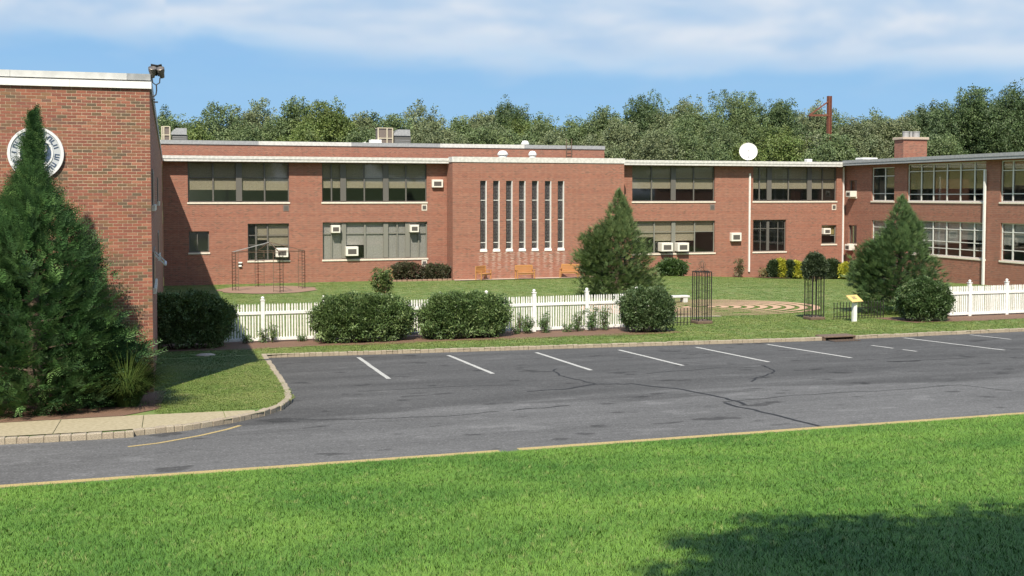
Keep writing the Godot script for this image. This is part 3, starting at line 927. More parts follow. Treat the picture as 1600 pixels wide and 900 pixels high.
# ---------------------------------------------------------------- the school
func gym_wing():
	var X := -0.35
	var t := thing("gymnasium_wing", V(-7, -4.4, 26), "tall blank red brick wing with white fascia, round school seal on its wall", "building")
	# bricks one by one round the seal and the corner
	var x0 := X - 24 * 0.2032
	var w := gbox(t, "wall", V(x0, -4.9, 26.004), V(X - 0.008, 2.34, 26.4), M.mortar)
	gbox(t, "wall", V(-14, -4.9, 26.0), V(x0, 2.34, 26.4), M.brick)
	var n := FastNoiseLite.new(); n.seed = 5; n.frequency = 0.5
	var sets := []
	for i in 14:
		var c := brick_colour(i * 3.7, i * 1.3, n, 0.0)
		if i >= 7: c = [Color(0.23, 0.105, 0.062), Color(0.21, 0.112, 0.062), Color(0.25, 0.095, 0.06), Color(0.19, 0.098, 0.062), Color(0.125, 0.088, 0.058), Color(0.15, 0.095, 0.055), Color(0.165, 0.082, 0.06)][i - 7]
		sets.append([c, mottled(Color(c.r * 0.82, c.g * 0.82, c.b * 0.82).linear_to_srgb(), Color(c.r * 1.15, c.g * 1.15, c.b * 1.15).linear_to_srgb(), 0.4, 0.92, 0.03, 5, i)])
	var full := boxmesh(Vector3(0.193, 0.0567, 0.06), 0.003)
	var half := boxmesh(Vector3(0.0914, 0.0567, 0.06), 0.003)
	var rows := 106
	var s := ST()
	var single := 0
	for r in rows:
		var y := 2.34 - 0.0677 * (r + 0.5)
		for c in 25:
			var off := r % 2 == 1
			var cx := X - 0.1016 - c * 0.2032 + (0.1016 if off else 0.0)
			var h := off and (c == 0 or c == 24)
			if c == 24 and not off: continue
			if off and c == 0: cx = X - 0.0508
			if off and c == 24: cx = x0 + 0.0508
			var dk: bool = rng.randf() < 0.13 + 0.36 * maxf(0.0, n.get_noise_2d(cx * 1.1, y * 5.0))
			var q: Array = sets[11 + rng.randi() % 3] if dk else sets[rng.randi() % 11]
			var dz := rng.randf_range(-0.0015, 0.0015)
			if r < 33 and cx > -2.12 and single < 300:
				var o := part(w, "brick", half if h else full, q[1])
				o.global_position = V(cx, y, 26.03 + dz)
				single += 1
			else:
				s.set_color(jitter(q[0], 0.08))
				abox(s, V(cx, y, 26.03 + dz), Vector3(0.0914 if h else 0.193, 0.0567, 0.06))
	var bs := wpart(w, "bricks", s, M.vertex); bs.set_meta("kind", "stuff")
	# side wall to the yard, with a window bay
	var f := [1, 0.0]
	var sw := gbox(t, "wall", V(X - 0.4, -6.9, 26.41), V(X - 0.006, 2.34, 81.9), M.brick)
	gbox(t, "wall", V(X - 0.4, -4.9, 26.07), V(X - 0.006, 2.34, 26.41), M.brick)
	for d in [27.4, 41.0]:
		for yy in [[-0.25, 0.6], [-2.2, -1.35]]:
			var wn := node("window", t, V(X, yy[0], d))
			gbox(wn, "frame", V(X - 0.006, yy[0], d), V(X + 0.02, yy[1], d + 3.0), M.bronze)
			gbox(wn, "pane", V(X + 0.02, yy[0] + 0.1, d + 0.1), V(X + 0.024, yy[1] - 0.1, d + 1.45), M.panel)
			gbox(wn, "pane", V(X + 0.02, yy[0] + 0.1, d + 1.55), V(X + 0.024, yy[1] - 0.1, d + 2.9), M.panel)
			gbox(wn, "sill", V(X - 0.004, yy[0] - 0.14, d - 0.08), V(X + 0.07, yy[0] - 0.004, d + 3.08), M.stone)
	s = ST()      # an open hopper sash
	bar(s, V(X + 0.03, -1.45, 28.0), V(X + 0.28, -1.7, 28.0), 0.05, 0.03); bar(s, V(X + 0.03, -1.45, 29.4), V(X + 0.28, -1.7, 29.4), 0.05, 0.03)
	bar(s, V(X + 0.28, -1.7, 28.0), V(X + 0.28, -1.7, 29.4), 0.05, 0.03)
	wpart(t, "open_sash", s, M.pale_frame)
	# roof and the stepped fascia
	gbox(t, "roof", V(-14, 2.40, 26.05), V(X - 0.05, 2.62, 81.8), M.roof)
	for seg in [[-14.0, -6.1], [-6.095, -3.2], [-3.195, -0.83], [-0.825, X + 0.02]]:
		gbox(t, "fascia", V(seg[0], 2.535, 26.0), V(seg[1], 2.675, 26.06), M.fascia if seg[1] < -0.5 else M.grey_metal)
	for seg in [[-14.0, -7.5], [-7.495, -2.0], [-1.995, X + 0.035]]:
		gbox(t, "fascia", V(seg[0], 2.345, 25.945), V(seg[1], 2.50, 26.06), M.white)
	for k in 9: gbox(t, "fascia", V(X - 0.06, 2.345, 26.065 + k * 6.2), V(X + 0.035, 2.66, 26.06 + (k + 1) * 6.2 - 0.006), M.grey_metal)
	# the seal
	var c := V(-2.71, 0.89, 25.985)
	var b := Basis(Vector3.RIGHT, Vector3(0, 0, 1), Vector3.DOWN)
	var seal := thing("school_seal", c, "round white and navy school seal mounted on brick wall behind conifer", "seal")
	var blue := flat_mat(lin(0.055, 0.085, 0.15), 0.5)
	var sil := flat_mat(lin(0.70, 0.71, 0.72), 0.4)
	s = ST(); lathe(s, [[0.0, 0.0], [0.56, 0.0], [0.56, 0.03], [0.0, 0.03]], 48, Vector3.ZERO, b); part(seal, "disc", s.commit(), blue)
	s = ST(); lathe(s, [[0.33, 0.034], [0.53, 0.034]], 48, Vector3.ZERO, b); part(seal, "band", s.commit(), flat_mat(lin(0.46, 0.49, 0.52), 0.5))
	s = ST(); lathe(s, [[0.51, 0.03], [0.51, 0.055], [0.565, 0.055], [0.57, 0.03], [0.57, 0.0]], 56, Vector3.ZERO, b); part(seal, "outer_ring", s.commit(), sil)
	s = ST(); lathe(s, [[0.315, 0.03], [0.315, 0.05], [0.35, 0.05], [0.35, 0.03]], 48, Vector3.ZERO, b); part(seal, "inner_ring", s.commit(), sil)
	for k in 26:       # the lettering round the rim, too blurred in the photograph to read: light strokes
		var a := TAU * k / 26.0
		if k in [6, 19]: continue
		s = ST()
		var bb := Basis(Vector3.BACK, -a)
		var z := 0.037
		abox(s, bb * Vector3(-0.03, 0.43, z), Vector3(0.022, 0.10, 0.012), bb)
		if k % 2: abox(s, bb * Vector3(0.028, 0.43, z), Vector3(0.022, 0.10, 0.012), bb)
		if k % 3 == 0: abox(s, bb * Vector3(0, 0.47, z + 0.001), Vector3(0.07, 0.022, 0.012), bb)
		if k % 3 == 1: abox(s, bb * Vector3(0, 0.39, z + 0.001), Vector3(0.07, 0.022, 0.012), bb)
		part(seal, "letter", s.commit(), blue)
	s = ST()
	abox(s, Vector3(0, 0.02, 0.036), Vector3(0.26, 0.3, 0.012)); abox(s, Vector3(0, -0.17, 0.0365), Vector3(0.18, 0.1, 0.012))
	part(seal, "shield", s.commit(), flat_mat(lin(0.25, 0.33, 0.42), 0.5))
	s = ST()
	abox(s, Vector3(0, 0.0, 0.046), Vector3(0.03, 0.3, 0.01)); abox(s, Vector3(0, 0.04, 0.0465), Vector3(0.24, 0.03, 0.01)); abox(s, Vector3(-0.2, 0.1, 0.04), Vector3(0.05, 0.16, 0.01)); abox(s, Vector3(0.2, 0.1, 0.04), Vector3(0.05, 0.16, 0.01)); abox(s, Vector3(0.16, -0.2, 0.04), Vector3(0.1, 0.04, 0.01))
	part(seal, "emblem", s.commit(), sil)
	# twin floodlight
	var fl := thing("floodlight", V(X + 0.03, 2.18, 26.05), "twin grey floodlight on a curved arm at the brick wing's roof corner", "floodlight")
	s = ST(); tube(s, [Vector3(0, 0, 0), Vector3(0.06, 0.01, 0), Vector3(0.10, 0.05, 0), Vector3(0.115, 0.14, 0), Vector3(0.11, 0.26, 0)], [0.014, 0.014, 0.014, 0.014, 0.014], 8)
	part(fl, "arm", s.commit(), M.iron)
	s = ST(); tube(s, [Vector3(0.02, 0.42, 0), Vector3(0.035, 0.31, 0), Vector3(0.10, 0.26, 0), Vector3(0.18, 0.31, 0), Vector3(0.19, 0.42, 0)], [0.013, 0.013, 0.013, 0.013, 0.013], 8)
	part(fl, "yoke", s.commit(), M.iron)
	for sx in [[0.03, -0.35], [0.22, 0.3]]:
		s = ST(); lathe(s, [[0.0, -0.11], [0.05, -0.10], [0.065, 0.0], [0.085, 0.06], [0.092, 0.13], [0.085, 0.135], [0.075, 0.12], [0.0, 0.11]], 18)
		var hd := part(fl, "lamp_head", s.commit(), flat_mat(lin(0.20, 0.18, 0.165), 0.4, 0.5), Vector3(sx[0], 0.52, 0.0))
		hd.rotation = Vector3(0.5, sx[1], 0.35 if sx[0] > 0.1 else -0.2)
		s = ST(); abox(s, Vector3(0, 0.03, -0.115), Vector3(0.14, 0.26, 0.03)); part(hd, "visor", s.commit(), M.iron)
	s = ST(); abox(s, Vector3(0.04, -0.06, 0), Vector3(0.08, 0.02, 0.08)); abox(s, Vector3(0.0, -0.02, 0), Vector3(0.03, 0.12, 0.06)); abox(s, Vector3(0.09, -0.12, 0), Vector3(0.10, 0.03, 0.05)); part(fl, "bracket", s.commit(), M.iron)

func main_wing():
	var fr := [0, 82.0]
	var t := thing("main_wing", V(27, -6.5, 82), "long two-storey red brick school wing with dark ribbon windows and cream fascia", "building")
	var U := [[1.37, 8.46, -0.55, 2.32], [10.85, 18.73, -0.55, 2.32], [35.57, 42.93, -0.55, 2.32], [46.45, 54.45, -0.55, 2.32]]
	var L := [[1.4, 2.79, -4.13, -2.62], [5.49, 8.43, -4.78, -2.1], [10.87, 18.76, -4.8, -2.05], [35.6, 42.97, -4.76, -2.14], [46.49, 49.61, -4.76, -2.1], [53.03, 54.48, -4.2, -2.6]]
	wall(t, fr, -0.34, 20.5, -6.95, 2.36, 0.35, U.slice(0, 2) + L.slice(0, 3), M.brick)
	wall(t, fr, 33.9, 55.3, -6.95, 2.36, 0.35, U.slice(2) + L.slice(3), M.brick)
	# inside: floors, ceilings and the back wall close the rooms
	gbox(t, "floor", V(-0.2, -1.75, 82.36), V(55.2, -1.45, 91.9), M.interior)
	gbox(t, "floor", V(-0.2, -6.9, 82.36), V(55.2, -6.5, 91.9), M.interior)
	gbox(t, "back_wall", V(-0.2, -6.49, 89.5), V(55.2, 2.35, 89.8), M.interior)
	for xx in [9.6, 20.2, 34.4, 44.7, 55.0]: gbox(t, "partition", V(xx, -6.49, 82.36), V(xx + 0.15, 2.35, 89.49), M.interior)
	gbox(t, "roof", V(-0.3, 2.365, 81.3), V(20.45, 2.66, 92), M.soffit)
	gbox(t, "roof", V(33.95, 2.365, 81.3), V(54.5, 2.66, 92), M.soffit)
	gbox(t, "roof", V(20.455, 2.37, 82.4), V(33.945, 2.66, 92), M.soffit)
	gbox(t, "roof_cover", V(-0.3, 2.665, 81.35), V(55, 2.72, 92), M.roof)
	for seg in [[-0.3, 6.9], [6.905, 14.1], [14.105, 20.26], [34.13, 41.3], [41.305, 48.5], [48.505, 54.5]]:
		gbox(t, "fascia", V(seg[0], 2.53, 81.20), V(seg[1], 2.74, 81.29), M.cream)
		gbox(t, "fascia", V(seg[0], 2.345, 81.235), V(seg[1], 2.525, 81.29), M.cream)
	var hv := 0.42; var lt := 0.10
	window(t, fr, U[0], [[0.245, lt], [0.50, hv], [0.755, lt]], [0.61], M.bronze, [0.69, 0.69, 0.70, 0.70], M.blind, M.stone)
	window(t, fr, U[1], [[0.09, lt], [0.20, hv], [0.40, lt], [0.605, hv], [0.80, lt]], [0.61], M.bronze, [0.64], M.blind, M.stone)
	window(t, fr, U[2], [[0.24, lt], [0.50, hv], [0.75, lt]], [0.64], M.bronze, [0.64, 0.64, 0.65, 0.65], M.blind, M.stone)
	window(t, fr, U[3], [[0.085, lt], [0.20, hv], [0.43, lt], [0.68, hv], [0.84, lt]], [0.64], M.bronze, [0.64], M.blind, M.stone)
	window(t, fr, L[0], [[0.42, 0.06]], [], M.bronze, [], null, M.stone)
	window(t, fr, L[1], [[0.2, 0.12], [0.48, 0.10]], [0.42, 0.68], M.bronze, [0.0, 0.45, 0.62], M.blind, M.stone)
	window(t, fr, L[2], [[0.085, lt], [0.20, 0.34], [0.40, 0.14], [0.60, 0.36], [0.71, lt], [0.81, 0.36], [0.92, lt]], [0.70], M.olive, [0.98, 0.98, 0.62, 0.98, 0.98, 0.98, 0.98, 0.98], M.blind_grey, M.stone)
	window(t, fr, L[3], [[0.27, lt], [0.50, 0.34], [0.76, lt]], [0.66], M.olive, [0.5, 0.62, 0.62, 0.35], M.blind, M.stone)
	window(t, fr, L[4], [[0.25, 0.06], [0.47, 0.24], [0.78, 0.06]], [0.72], M.bronze, [0.0], M.blind, M.stone)
	window(t, fr, L[5], [], [0.45], M.olive, [0.5], M.blind_yellow, M.stone)
	for v in [[447, 330, false], [663, 329, true], [663, 416, true], [1113, 328, false], [1303, 328, true]]:
		var p := pix(v[0], v[1], 82)
		wall_vent(t, fr, p.x, p.y, 0.42, 0.46, v[2])
	# downpipes
	var s := ST()
	var p1 := pix(1172, 270, 81.9)
	span(s, V(p1.x - 0.06, 1.75, 81.99), V(p1.x + 0.06, -6.42, 81.87))
	wpart(t, "downpipe", s, M.white)
	s = ST()
	span(s, V(55.02, -0.3, 81.98), V(55.12, -6.5, 81.88)); span(s, V(55.02, 2.33, 81.98), V(55.12, 0.4, 81.88)); bar(s, V(55.07, 0.42, 81.93), V(55.07, -0.32, 81.93), 0.09)
	wpart(t, "downpipe", s, M.white)
	# units in the windows and through the wall
	for a in [[441, 402, 0.88, 0.66, 0.38, "white window air conditioner above the iron gazebo, low in its window"], [525, 364, 0.66, 0.56, 0.34, "small white air conditioner in upper left corner of wide ground-floor window"], [648, 363, 0.66, 0.56, 0.34, "small white air conditioner in upper right corner of wide ground-floor window"], [550.5, 400, 0.92, 0.68, 0.42, "white air conditioner low in wide ground-floor window, below the blinds"], [1043, 393, 1.0, 0.70, 0.5, "white air conditioner beside the conifer, one of a pair in one window"], [1068, 393, 1.0, 0.70, 0.5, "white air conditioner farther from the conifer, one of a pair in one window"], [684, 293, 0.85, 0.60, 0.25, "pale air conditioner through the upper brick wall beside seven narrow windows"], [1151, 377, 0.92, 0.70, 0.32, "cream air conditioner through the brick wall beside the white downpipe"], [1293, 366, 0.66, 0.5, 0.25, "cream air conditioner in a small square ground-floor window"]]:
		var p := pix(a[0], a[1], 82 - a[4])
		air_conditioner(fr, p.x, p.y, a[2], a[3], a[4], a[5])

func chapel_block():
	var D := 80.2
	var fr := [0, D]
	var x0 := 20.28; var x1 := 34.1
	var t := thing("chapel_block", V(27.2, -6.5, D), "projecting red brick block with seven tall narrow white-framed windows", "building")
	var holes := []
	var wx := []
	for i in 7:
		var p := pix(750.3 + i * 20.2, 300, D)
		var q := pix(750.3 + i * 20.2 + 10.0, 300, D)
		holes.append([p.x, q.x, -4.2, 1.04]); wx.append([p.x, q.x])
	var st := []
	for w in wx:
		st.append([w[0] - x0 + 0.02, 2.4 + 4.32, 0.16, 1.5]); st.append([w[1] - x0 - 0.02, 2.4 + 4.32, 0.16, 2.1])
	# the face gets its own brick, with the lime runs under the sills
	var s := ST()
	var ys := [-6.95, -4.2, 1.04, 2.42]
	for i in 3:
		var cuts := [x0]
		if i == 1: for w in wx: cuts.append(w[0]); cuts.append(w[1])
		cuts.append(x1)
		for k in range(0, cuts.size(), 2):
			var c := [Vector2(cuts[k], ys[i]), Vector2(cuts[k + 1], ys[i]), Vector2(cuts[k + 1], ys[i + 1]), Vector2(cuts[k], ys[i + 1])]
			for j in [0, 2, 1, 0, 3, 2]:
				s.set_normal(Vector3.BACK); s.set_uv(Vector2((c[j].x - x0) / 14.02, (2.4 - c[j].y) / 9.41)); s.add_vertex(V(c[j].x, c[j].y, D))
	var bm := StandardMaterial3D.new(); bm.albedo_texture = brick_image(14.02, 9.41, 126.0, st); bm.roughness = 0.9
	wpart(t, "brick_face", s, bm)
	wall(t, [0, D + 0.003], x0, x1, -6.95, 2.42, 0.35, holes, M.brick)
	gbox(t, "side_wall", V(x0, -6.95, D + 0.36), V(x0 + 0.35, 2.42, 82.4), M.brick)
	gbox(t, "side_wall", V(x1 - 0.35, -6.95, D + 0.36), V(x1, 2.42, 82.4), M.brick)
	gbox(t, "floor", V(x0 + 0.36, -6.9, D + 0.36), V(x1 - 0.36, -6.5, 89.0), M.interior)
	gbox(t, "roof", V(x0 + 0.05, 2.43, D + 0.05), V(x1 - 0.05, 2.72, 83.5), M.roof)
	for seg in [[x0 - 0.05, 24.9], [24.905, 29.5], [29.505, x1 + 0.05]]:
		gbox(t, "fascia", V(seg[0], 2.425, D - 0.06), V(seg[1], 2.82, D + 0.04), M.cream)
	gbox(t, "fascia", V(x0 - 0.05, 2.425, D + 0.045), V(x0 + 0.045, 2.82, 81.3), M.cream)
	gbox(t, "fascia", V(x1 - 0.045, 2.425, D + 0.045), V(x1 + 0.05, 2.82, 81.3), M.cream)
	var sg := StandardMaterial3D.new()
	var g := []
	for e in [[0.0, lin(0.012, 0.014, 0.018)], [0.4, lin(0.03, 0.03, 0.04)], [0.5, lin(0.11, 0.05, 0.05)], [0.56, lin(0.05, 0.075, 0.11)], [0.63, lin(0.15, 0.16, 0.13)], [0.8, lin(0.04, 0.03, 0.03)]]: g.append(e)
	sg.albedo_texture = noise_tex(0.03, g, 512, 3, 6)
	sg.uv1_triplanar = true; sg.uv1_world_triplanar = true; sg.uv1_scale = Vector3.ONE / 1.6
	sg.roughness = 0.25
	for w in wx:
		var n := node("window", t, V(w[0], -4.2, D))
		var y0 := -4.2; var y1 := 1.04
		s = ST()
		fspan(s, fr, w[0], w[0] + 0.02, y0 + 0.06, y1, -0.3, -0.2)
		fspan(s, fr, w[1] - 0.045, w[1], y0 + 0.06, y1, -0.3, -0.012)
		for yy in [y0 + 0.06, y0 + 0.55, -1.95, -0.45]: fspan(s, fr, w[0] + 0.035, w[1] - 0.035, yy, yy + 0.04, -0.28, -0.22)
		wpart(n, "frame", s, M.white)
		var yb := [y0 + 0.115, y0 + 0.55, y0 + 0.605, -1.95, -1.895, -0.45, -0.395, y1]
		for k in 4:
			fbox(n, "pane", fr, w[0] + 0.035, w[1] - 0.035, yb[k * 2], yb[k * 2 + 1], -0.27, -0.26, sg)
			s = ST()
			var hh: float = yb[k * 2 + 1] - yb[k * 2]
			for m in int(hh / 0.24): fspan(s, fr, w[0] + 0.035, w[1] - 0.035, yb[k * 2] + (m + 0.5) * 0.24, yb[k * 2] + (m + 0.5) * 0.24 + 0.018, -0.26, -0.245)
			fspan(s, fr, (w[0] + w[1]) * 0.5 - 0.009, (w[0] + w[1]) * 0.5 + 0.009, yb[k * 2], yb[k * 2 + 1], -0.26, -0.244)
			wpart(n, "leading", s, M.iron)
		fbox(n, "sill", fr, w[0] - 0.03, w[1] + 0.04, y0 - 0.12, y0 + 0.055, -0.25, 0.05, M.white, 0.01)

func upper_block():
	var t := thing("upper_block", V(18, 2.7, 92), "higher set-back brick storey with grey coping rising behind the cream fascia", "building")
	gbox(t, "wall", V(-8, 2.4, 92.0), V(37.2, 4.0, 92.4), M.brick)
	gbox(t, "wall", V(36.8, 2.4, 92.41), V(37.19, 4.0, 108), M.brick)
	gbox(t, "roof", V(-8, 3.9, 92.42), V(36.79, 4.05, 108), M.roof)
	for k in 6: gbox(t, "coping", V(-8 + k * 7.54, 4.005, 91.92), V(-8 + (k + 1) * 7.54 - 0.006, 4.32, 92.5), M.grey_metal if k % 2 else M.cream)
	var s := ST()
	for xx in [33.5, 34.0]: span(s, V(xx, 2.7, 91.80), V(xx + 0.05, 4.9, 91.85))
	var l := thing("roof_ladder", V(33.8, 2.72, 91.8), "dark steel ladder against the higher set-back brick storey", "ladder")
	wpart(l, "rails", s, M.rust_iron)
	for k in 6: gbox(l, "rung", V(33.55, 2.95 + k * 0.3, 91.81), V(34.0, 2.98 + k * 0.3, 91.84), M.rust_iron)

func classroom_wing():
	var X := 55.3
	var fr := [1, X]
	var t := thing("classroom_wing", V(X + 5, -6.6, 62), "brick classroom wing running towards the viewer with pale window frames and yellow blinds", "building")
	var U := [[58.2, 63.55, -0.52, 2.35], [64.97, 73.7, -0.52, 2.35], [75.32, 78.3, -0.52, 2.2], [80.35, 81.4, -0.2, 1.2]]
	var L := [[58.2, 63.45, -4.58, -1.98], [64.9, 73.7, -4.58, -2.0], [75.32, 78.2, -4.6, -2.1], [80.3, 81.45, -4.15, -2.6]]
	wall(t, fr, 44.0, 81.99, -7.05, 2.44, 0.35, U + L, M.brick)
	gbox(t, "floor", V(X + 0.36, -1.6, 44), V(64, -1.3, 91.9), M.interior)
	gbox(t, "floor", V(X + 0.36, -7.0, 44), V(64, -6.6, 91.9), M.interior)
	gbox(t, "back_wall", V(63.0, -6.59, 44), V(63.3, 2.43, 91.9), M.interior)
	gbox(t, "end_wall", V(X, -7.05, 43.6), V(66, 2.44, 43.99), M.brick)
	gbox(t, "partition", V(X + 0.37, -6.59, 64.1), V(62.99, 2.43, 64.3), M.interior)
	gbox(t, "partition", V(X + 0.37, -6.59, 74.5), V(62.99, 2.43, 74.7), M.interior)
	gbox(t, "roof", V(54.56, 2.45, 43), V(66, 2.76, 92), M.soffit)
	gbox(t, "roof_cover", V(54.6, 2.765, 43.05), V(66, 2.82, 92), M.roof)
	for k in 6:
		gbox(t, "fascia", V(54.46, 2.62, 43 + k * 6.37), V(54.555, 2.86, 43 + (k + 1) * 6.37 - 0.006), M.grey_metal)
		gbox(t, "fascia", V(54.495, 2.43, 43 + k * 6.37), V(54.555, 2.615, 43 + (k + 1) * 6.37 - 0.006), M.grey_metal)
	var c6 := []
	for d in [66.27, 67.76, 69.23, 70.75, 72.17]: c6.append([(d - 64.97) / 8.73, 0.11])
	window(t, fr, U[0], [[0.28, 0.11], [0.57, 0.11], [0.8, 0.11]], [0.2, 0.76], M.pale_frame, [0.6, 0.64], M.blind_yellow, M.stone, 0.12)
	window(t, fr, U[1], c6, [0.19, 0.80], M.pale_frame, [0.66, 0.66, 0.67, 0.66, 0.66, 0.68], M.blind_yellow, M.stone, 0.12)
	window(t, fr, U[2], [[0.45, 0.11]], [0.22, 0.74], M.pale_frame, [0.60, 0.0], M.blind_yellow, M.stone, 0.12)
	window(t, fr, U[3], [], [], M.bronze, [], null, M.stone, 0.12)
	window(t, fr, L[0], [[0.28, 0.13], [0.57, 0.13], [0.8, 0.13]], [0.28, 0.76], M.pale_frame, [0.0, 0.55, 0.5, 0.58], M.blind_grey, M.stone, 0.12)
	window(t, fr, L[1], c6, [0.22, 0.42, 0.78], M.pale_frame, [0.5, 0.5, 0.62, 0.7, 0.7, 0.7], M.blind_grey, M.stone, 0.12)
	window(t, fr, L[2], [[0.42, 0.13]], [0.3, 0.5, 0.78], M.pale_frame, [0.5, 0.5], M.blind_grey, M.stone, 0.12)
	window(t, fr, L[3], [], [], M.bronze, [], null, M.stone, 0.12)
	var s := ST()
	for r in [[55.12, 64.86, 1.75, -6.6]]: span(s, V(r[0] - 0.07, r[2], r[1] - 0.07), V(r[0] + 0.07, r[3], r[1] + 0.07))
	wpart(t, "downpipe", s, M.white)
	air_conditioner(fr, 80.7, -0.2, 0.7, 0.5, 0.6, "pale air conditioner jutting from the upper window in the brick corner")
	air_conditioner(fr, 80.9, -4.7, 0.7, 0.5, 0.5, "pale air conditioner jutting below the ground-floor window in the brick corner")

func roof_things():
	# chimney
	var t := thing("chimney", V(59.3, 2.8, 78.5), "square red brick chimney with stone cap and metal flues on the roof", "chimney")
	gbox(t, "stack", V(58.1, 2.8, 78.0), V(60.4, 4.55, 79.2), M.brick)
	gbox(t, "cap", V(57.98, 4.55, 77.88), V(60.52, 4.75, 79.32), M.pave_pale, 0.02)
	for e in [[58.75, 0.26], [59.25, 0.12], [59.75, 0.30]]:
		var s := ST(); lathe(s, [[0, 0], [e[1], 0], [e[1], 0.42], [e[1] * 1.1, 0.42], [e[1] * 1.1, 0.50], [e[1] * 0.8, 0.50], [e[1] * 0.8, 0.3], [0, 0.3]], 16)
		var o := part(t, "flue", s.commit(), M.galv); o.global_position = V(e[0], 4.75, 78.6)
	# dish
	var dp := pix(1169, 237.5, 84)
	var dish := thing("satellite_dish", V(dp.x, 2.73, 84.0), "large round white satellite dish standing on the flat roof", "dish")
	var s := ST(); var pr := []
	for i in 11: pr.append([0.76 * i / 10.0, 0.20 * pow(i / 10.0, 2.0)])
	var back := []
	for i in 11: back.append([0.76 * (10 - i) / 10.0, 0.20 * pow((10 - i) / 10.0, 2.0) - 0.02])
	var b := Basis.looking_at(Vector3(0.45, -0.28, -1).normalized(), Vector3.UP) * Basis(Vector3.RIGHT, Vector3.BACK, Vector3.DOWN)
	lathe(s, pr + back, 36, Vector3(0, dp.y - 2.73, 0), b)
	part(dish, "reflector", s.commit(), M.white)
	var ax := b * Vector3.UP
	s = ST(); tube(s, [Vector3(0, -0.02, -0.1), Vector3(0, dp.y - 2.73, -0.1) - ax * 0.06], [0.06, 0.05], 8); abox(s, Vector3(0, 0.02, -0.1), Vector3(0.7, 0.05, 0.7))
	part(dish, "mount", s.commit(), M.galv)
	s = ST(); bar(s, Vector3(0, dp.y - 2.73, 0) + b * Vector3(0, 0.2, 0.74), Vector3(0, dp.y - 2.73, 0) + b * Vector3(0, 0.62, 0.1), 0.03); abox(s, Vector3(0, dp.y - 2.73, 0) + b * Vector3(0, 0.62, 0.08), Vector3(0.09, 0.09, 0.12))
	part(dish, "feed_horn", s.commit(), M.galv)
	# mushroom ventilators
	for e in [[785.5, 84.0, 0.42, 2.73, "white mushroom ventilator, the larger of two above the narrow windows"], [832, 84.0, 0.33, 2.73, "white mushroom ventilator, the smaller of two above the narrow windows"], [820.5, 94.0, 0.36, 4.05, "white domed ventilator on the higher set-back roof"]]:
		var p := pix(e[0], 240, e[1])
		var v := thing("roof_ventilator", V(p.x, e[3], e[1]), e[4], "ventilator")
		var k: float = e[2]
		s = ST(); lathe(s, [[0, 0], [k * 1.25, 0], [k * 1.2, 0.12], [k * 0.8, 0.22], [k * 0.8, 0.36], [0, 0.36]], 20); part(v, "curb", s.commit(), M.white)
		s = ST(); lathe(s, [[0, 0.40], [k, 0.38], [k * 1.02, 0.46], [k * 0.8, 0.62], [k * 0.55, 0.72], [0, 0.75]], 20); part(v, "hood", s.commit(), M.white)
		s = ST(); lathe(s, [[k * 0.6, 0.34], [k * 0.6, 0.42]], 16); part(v, "neck", s.commit(), M.iron)
	# rooftop units: louvred cream frame and a grey unit beside it
	for e in [[252, 266, 293, 93.5, 5.40, "rooftop cooling unit with cream frame beside the tall brick wing"], [590, 614, 642, 93.5, 5.60, "rooftop cooling unit with brown louvres in the middle of the roof"]]:
		var a := pix(e[0], 210, e[3]); var m := pix(e[1], 210, e[3]); var c := pix(e[2], 210, e[3])
		var u := thing("cooling_unit", V(m.x, 4.05, e[3]), e[5], "cooling unit")
		gbox(u, "louvre_box", V(a.x + 0.05, 4.06, e[3] + 0.05), V(m.x - 0.05, e[4], e[3] + 1.2), M.vent)
		var cream := flat_mat(lin(0.50, 0.45, 0.34), 0.6)
		s = ST()
		for xx in [a.x, (a.x + m.x) * 0.5 + (0.1 if e[0] > 500 else -0.2), m.x - 0.08]: span(s, V(xx, 4.06, e[3] - 0.03), V(xx + 0.1, e[4] + 0.02, e[3] + 0.05))
		span(s, V(a.x, 4.75, e[3] - 0.02), V(m.x, 4.83, e[3] + 0.045)); span(s, V(a.x, e[4] + 0.02, e[3] - 0.03), V(m.x, e[4] + 0.09, e[3] + 1.2))
		wpart(u, "frame", s, cream)
		gbox(u, "fan_case", V(m.x + 0.12, 4.06, e[3]), V(c.x, e[4] - 0.6, e[3] + 1.3), M.ac_grille)
		s = ST()
		var hx := (m.x + c.x) * 0.5; var hw := (c.x - m.x) * 0.5 - 0.06
		for k in 6:
			var y0: float = e[4] - 0.58 + 0.09 * k
			span(s, V(hx - hw + 0.07 * k * k * 0.2, y0, e[3] - 0.08 + 0.03 * k), V(hx + hw, y0 + 0.088, e[3] + 1.3))
		wpart(u, "hood", s, M.grey_metal)
		for k in 3: gbox(u, "slat", V(m.x + 0.2, 4.3 + 0.16 * k, e[3] - 0.02), V(c.x - 0.1, 4.34 + 0.16 * k, e[3]), M.galv)
	var h1 := thing("roof_hatch", V(pix(575, 220, 93.2).x, 4.05, 93.4), "low white sloping roof hatch beside the louvred cooling unit", "hatch")
	s = ST(); abox(s, Vector3(0.3, 0.15, 0), Vector3(1.7, 0.34, 1.2)); abox(s, Vector3(0.65, 0.45, 0), Vector3(0.9, 0.28, 1.0)); part(h1, "curb", s.commit(), M.white)
	s = ST(); abox(s, Vector3(-0.7, 0.24, 0), Vector3(0.9, 0.06, 1.1), Basis(Vector3.BACK, 0.25)); part(h1, "flap", s.commit(), M.white)
	var h2 := thing("roof_hatch", V(pix(1354, 248, 86).x, 2.82, 86), "long low white roof hatch beside the brick chimney", "hatch")
	part(h2, "lid", boxmesh(Vector3(1.55, 0.2, 1.2), 0.05), M.white, Vector3(0, 0.38, 0)); part(h2, "curb", boxmesh(Vector3(1.4, 0.3, 1.1)), M.grey_metal, Vector3(0, 0.14, 0))
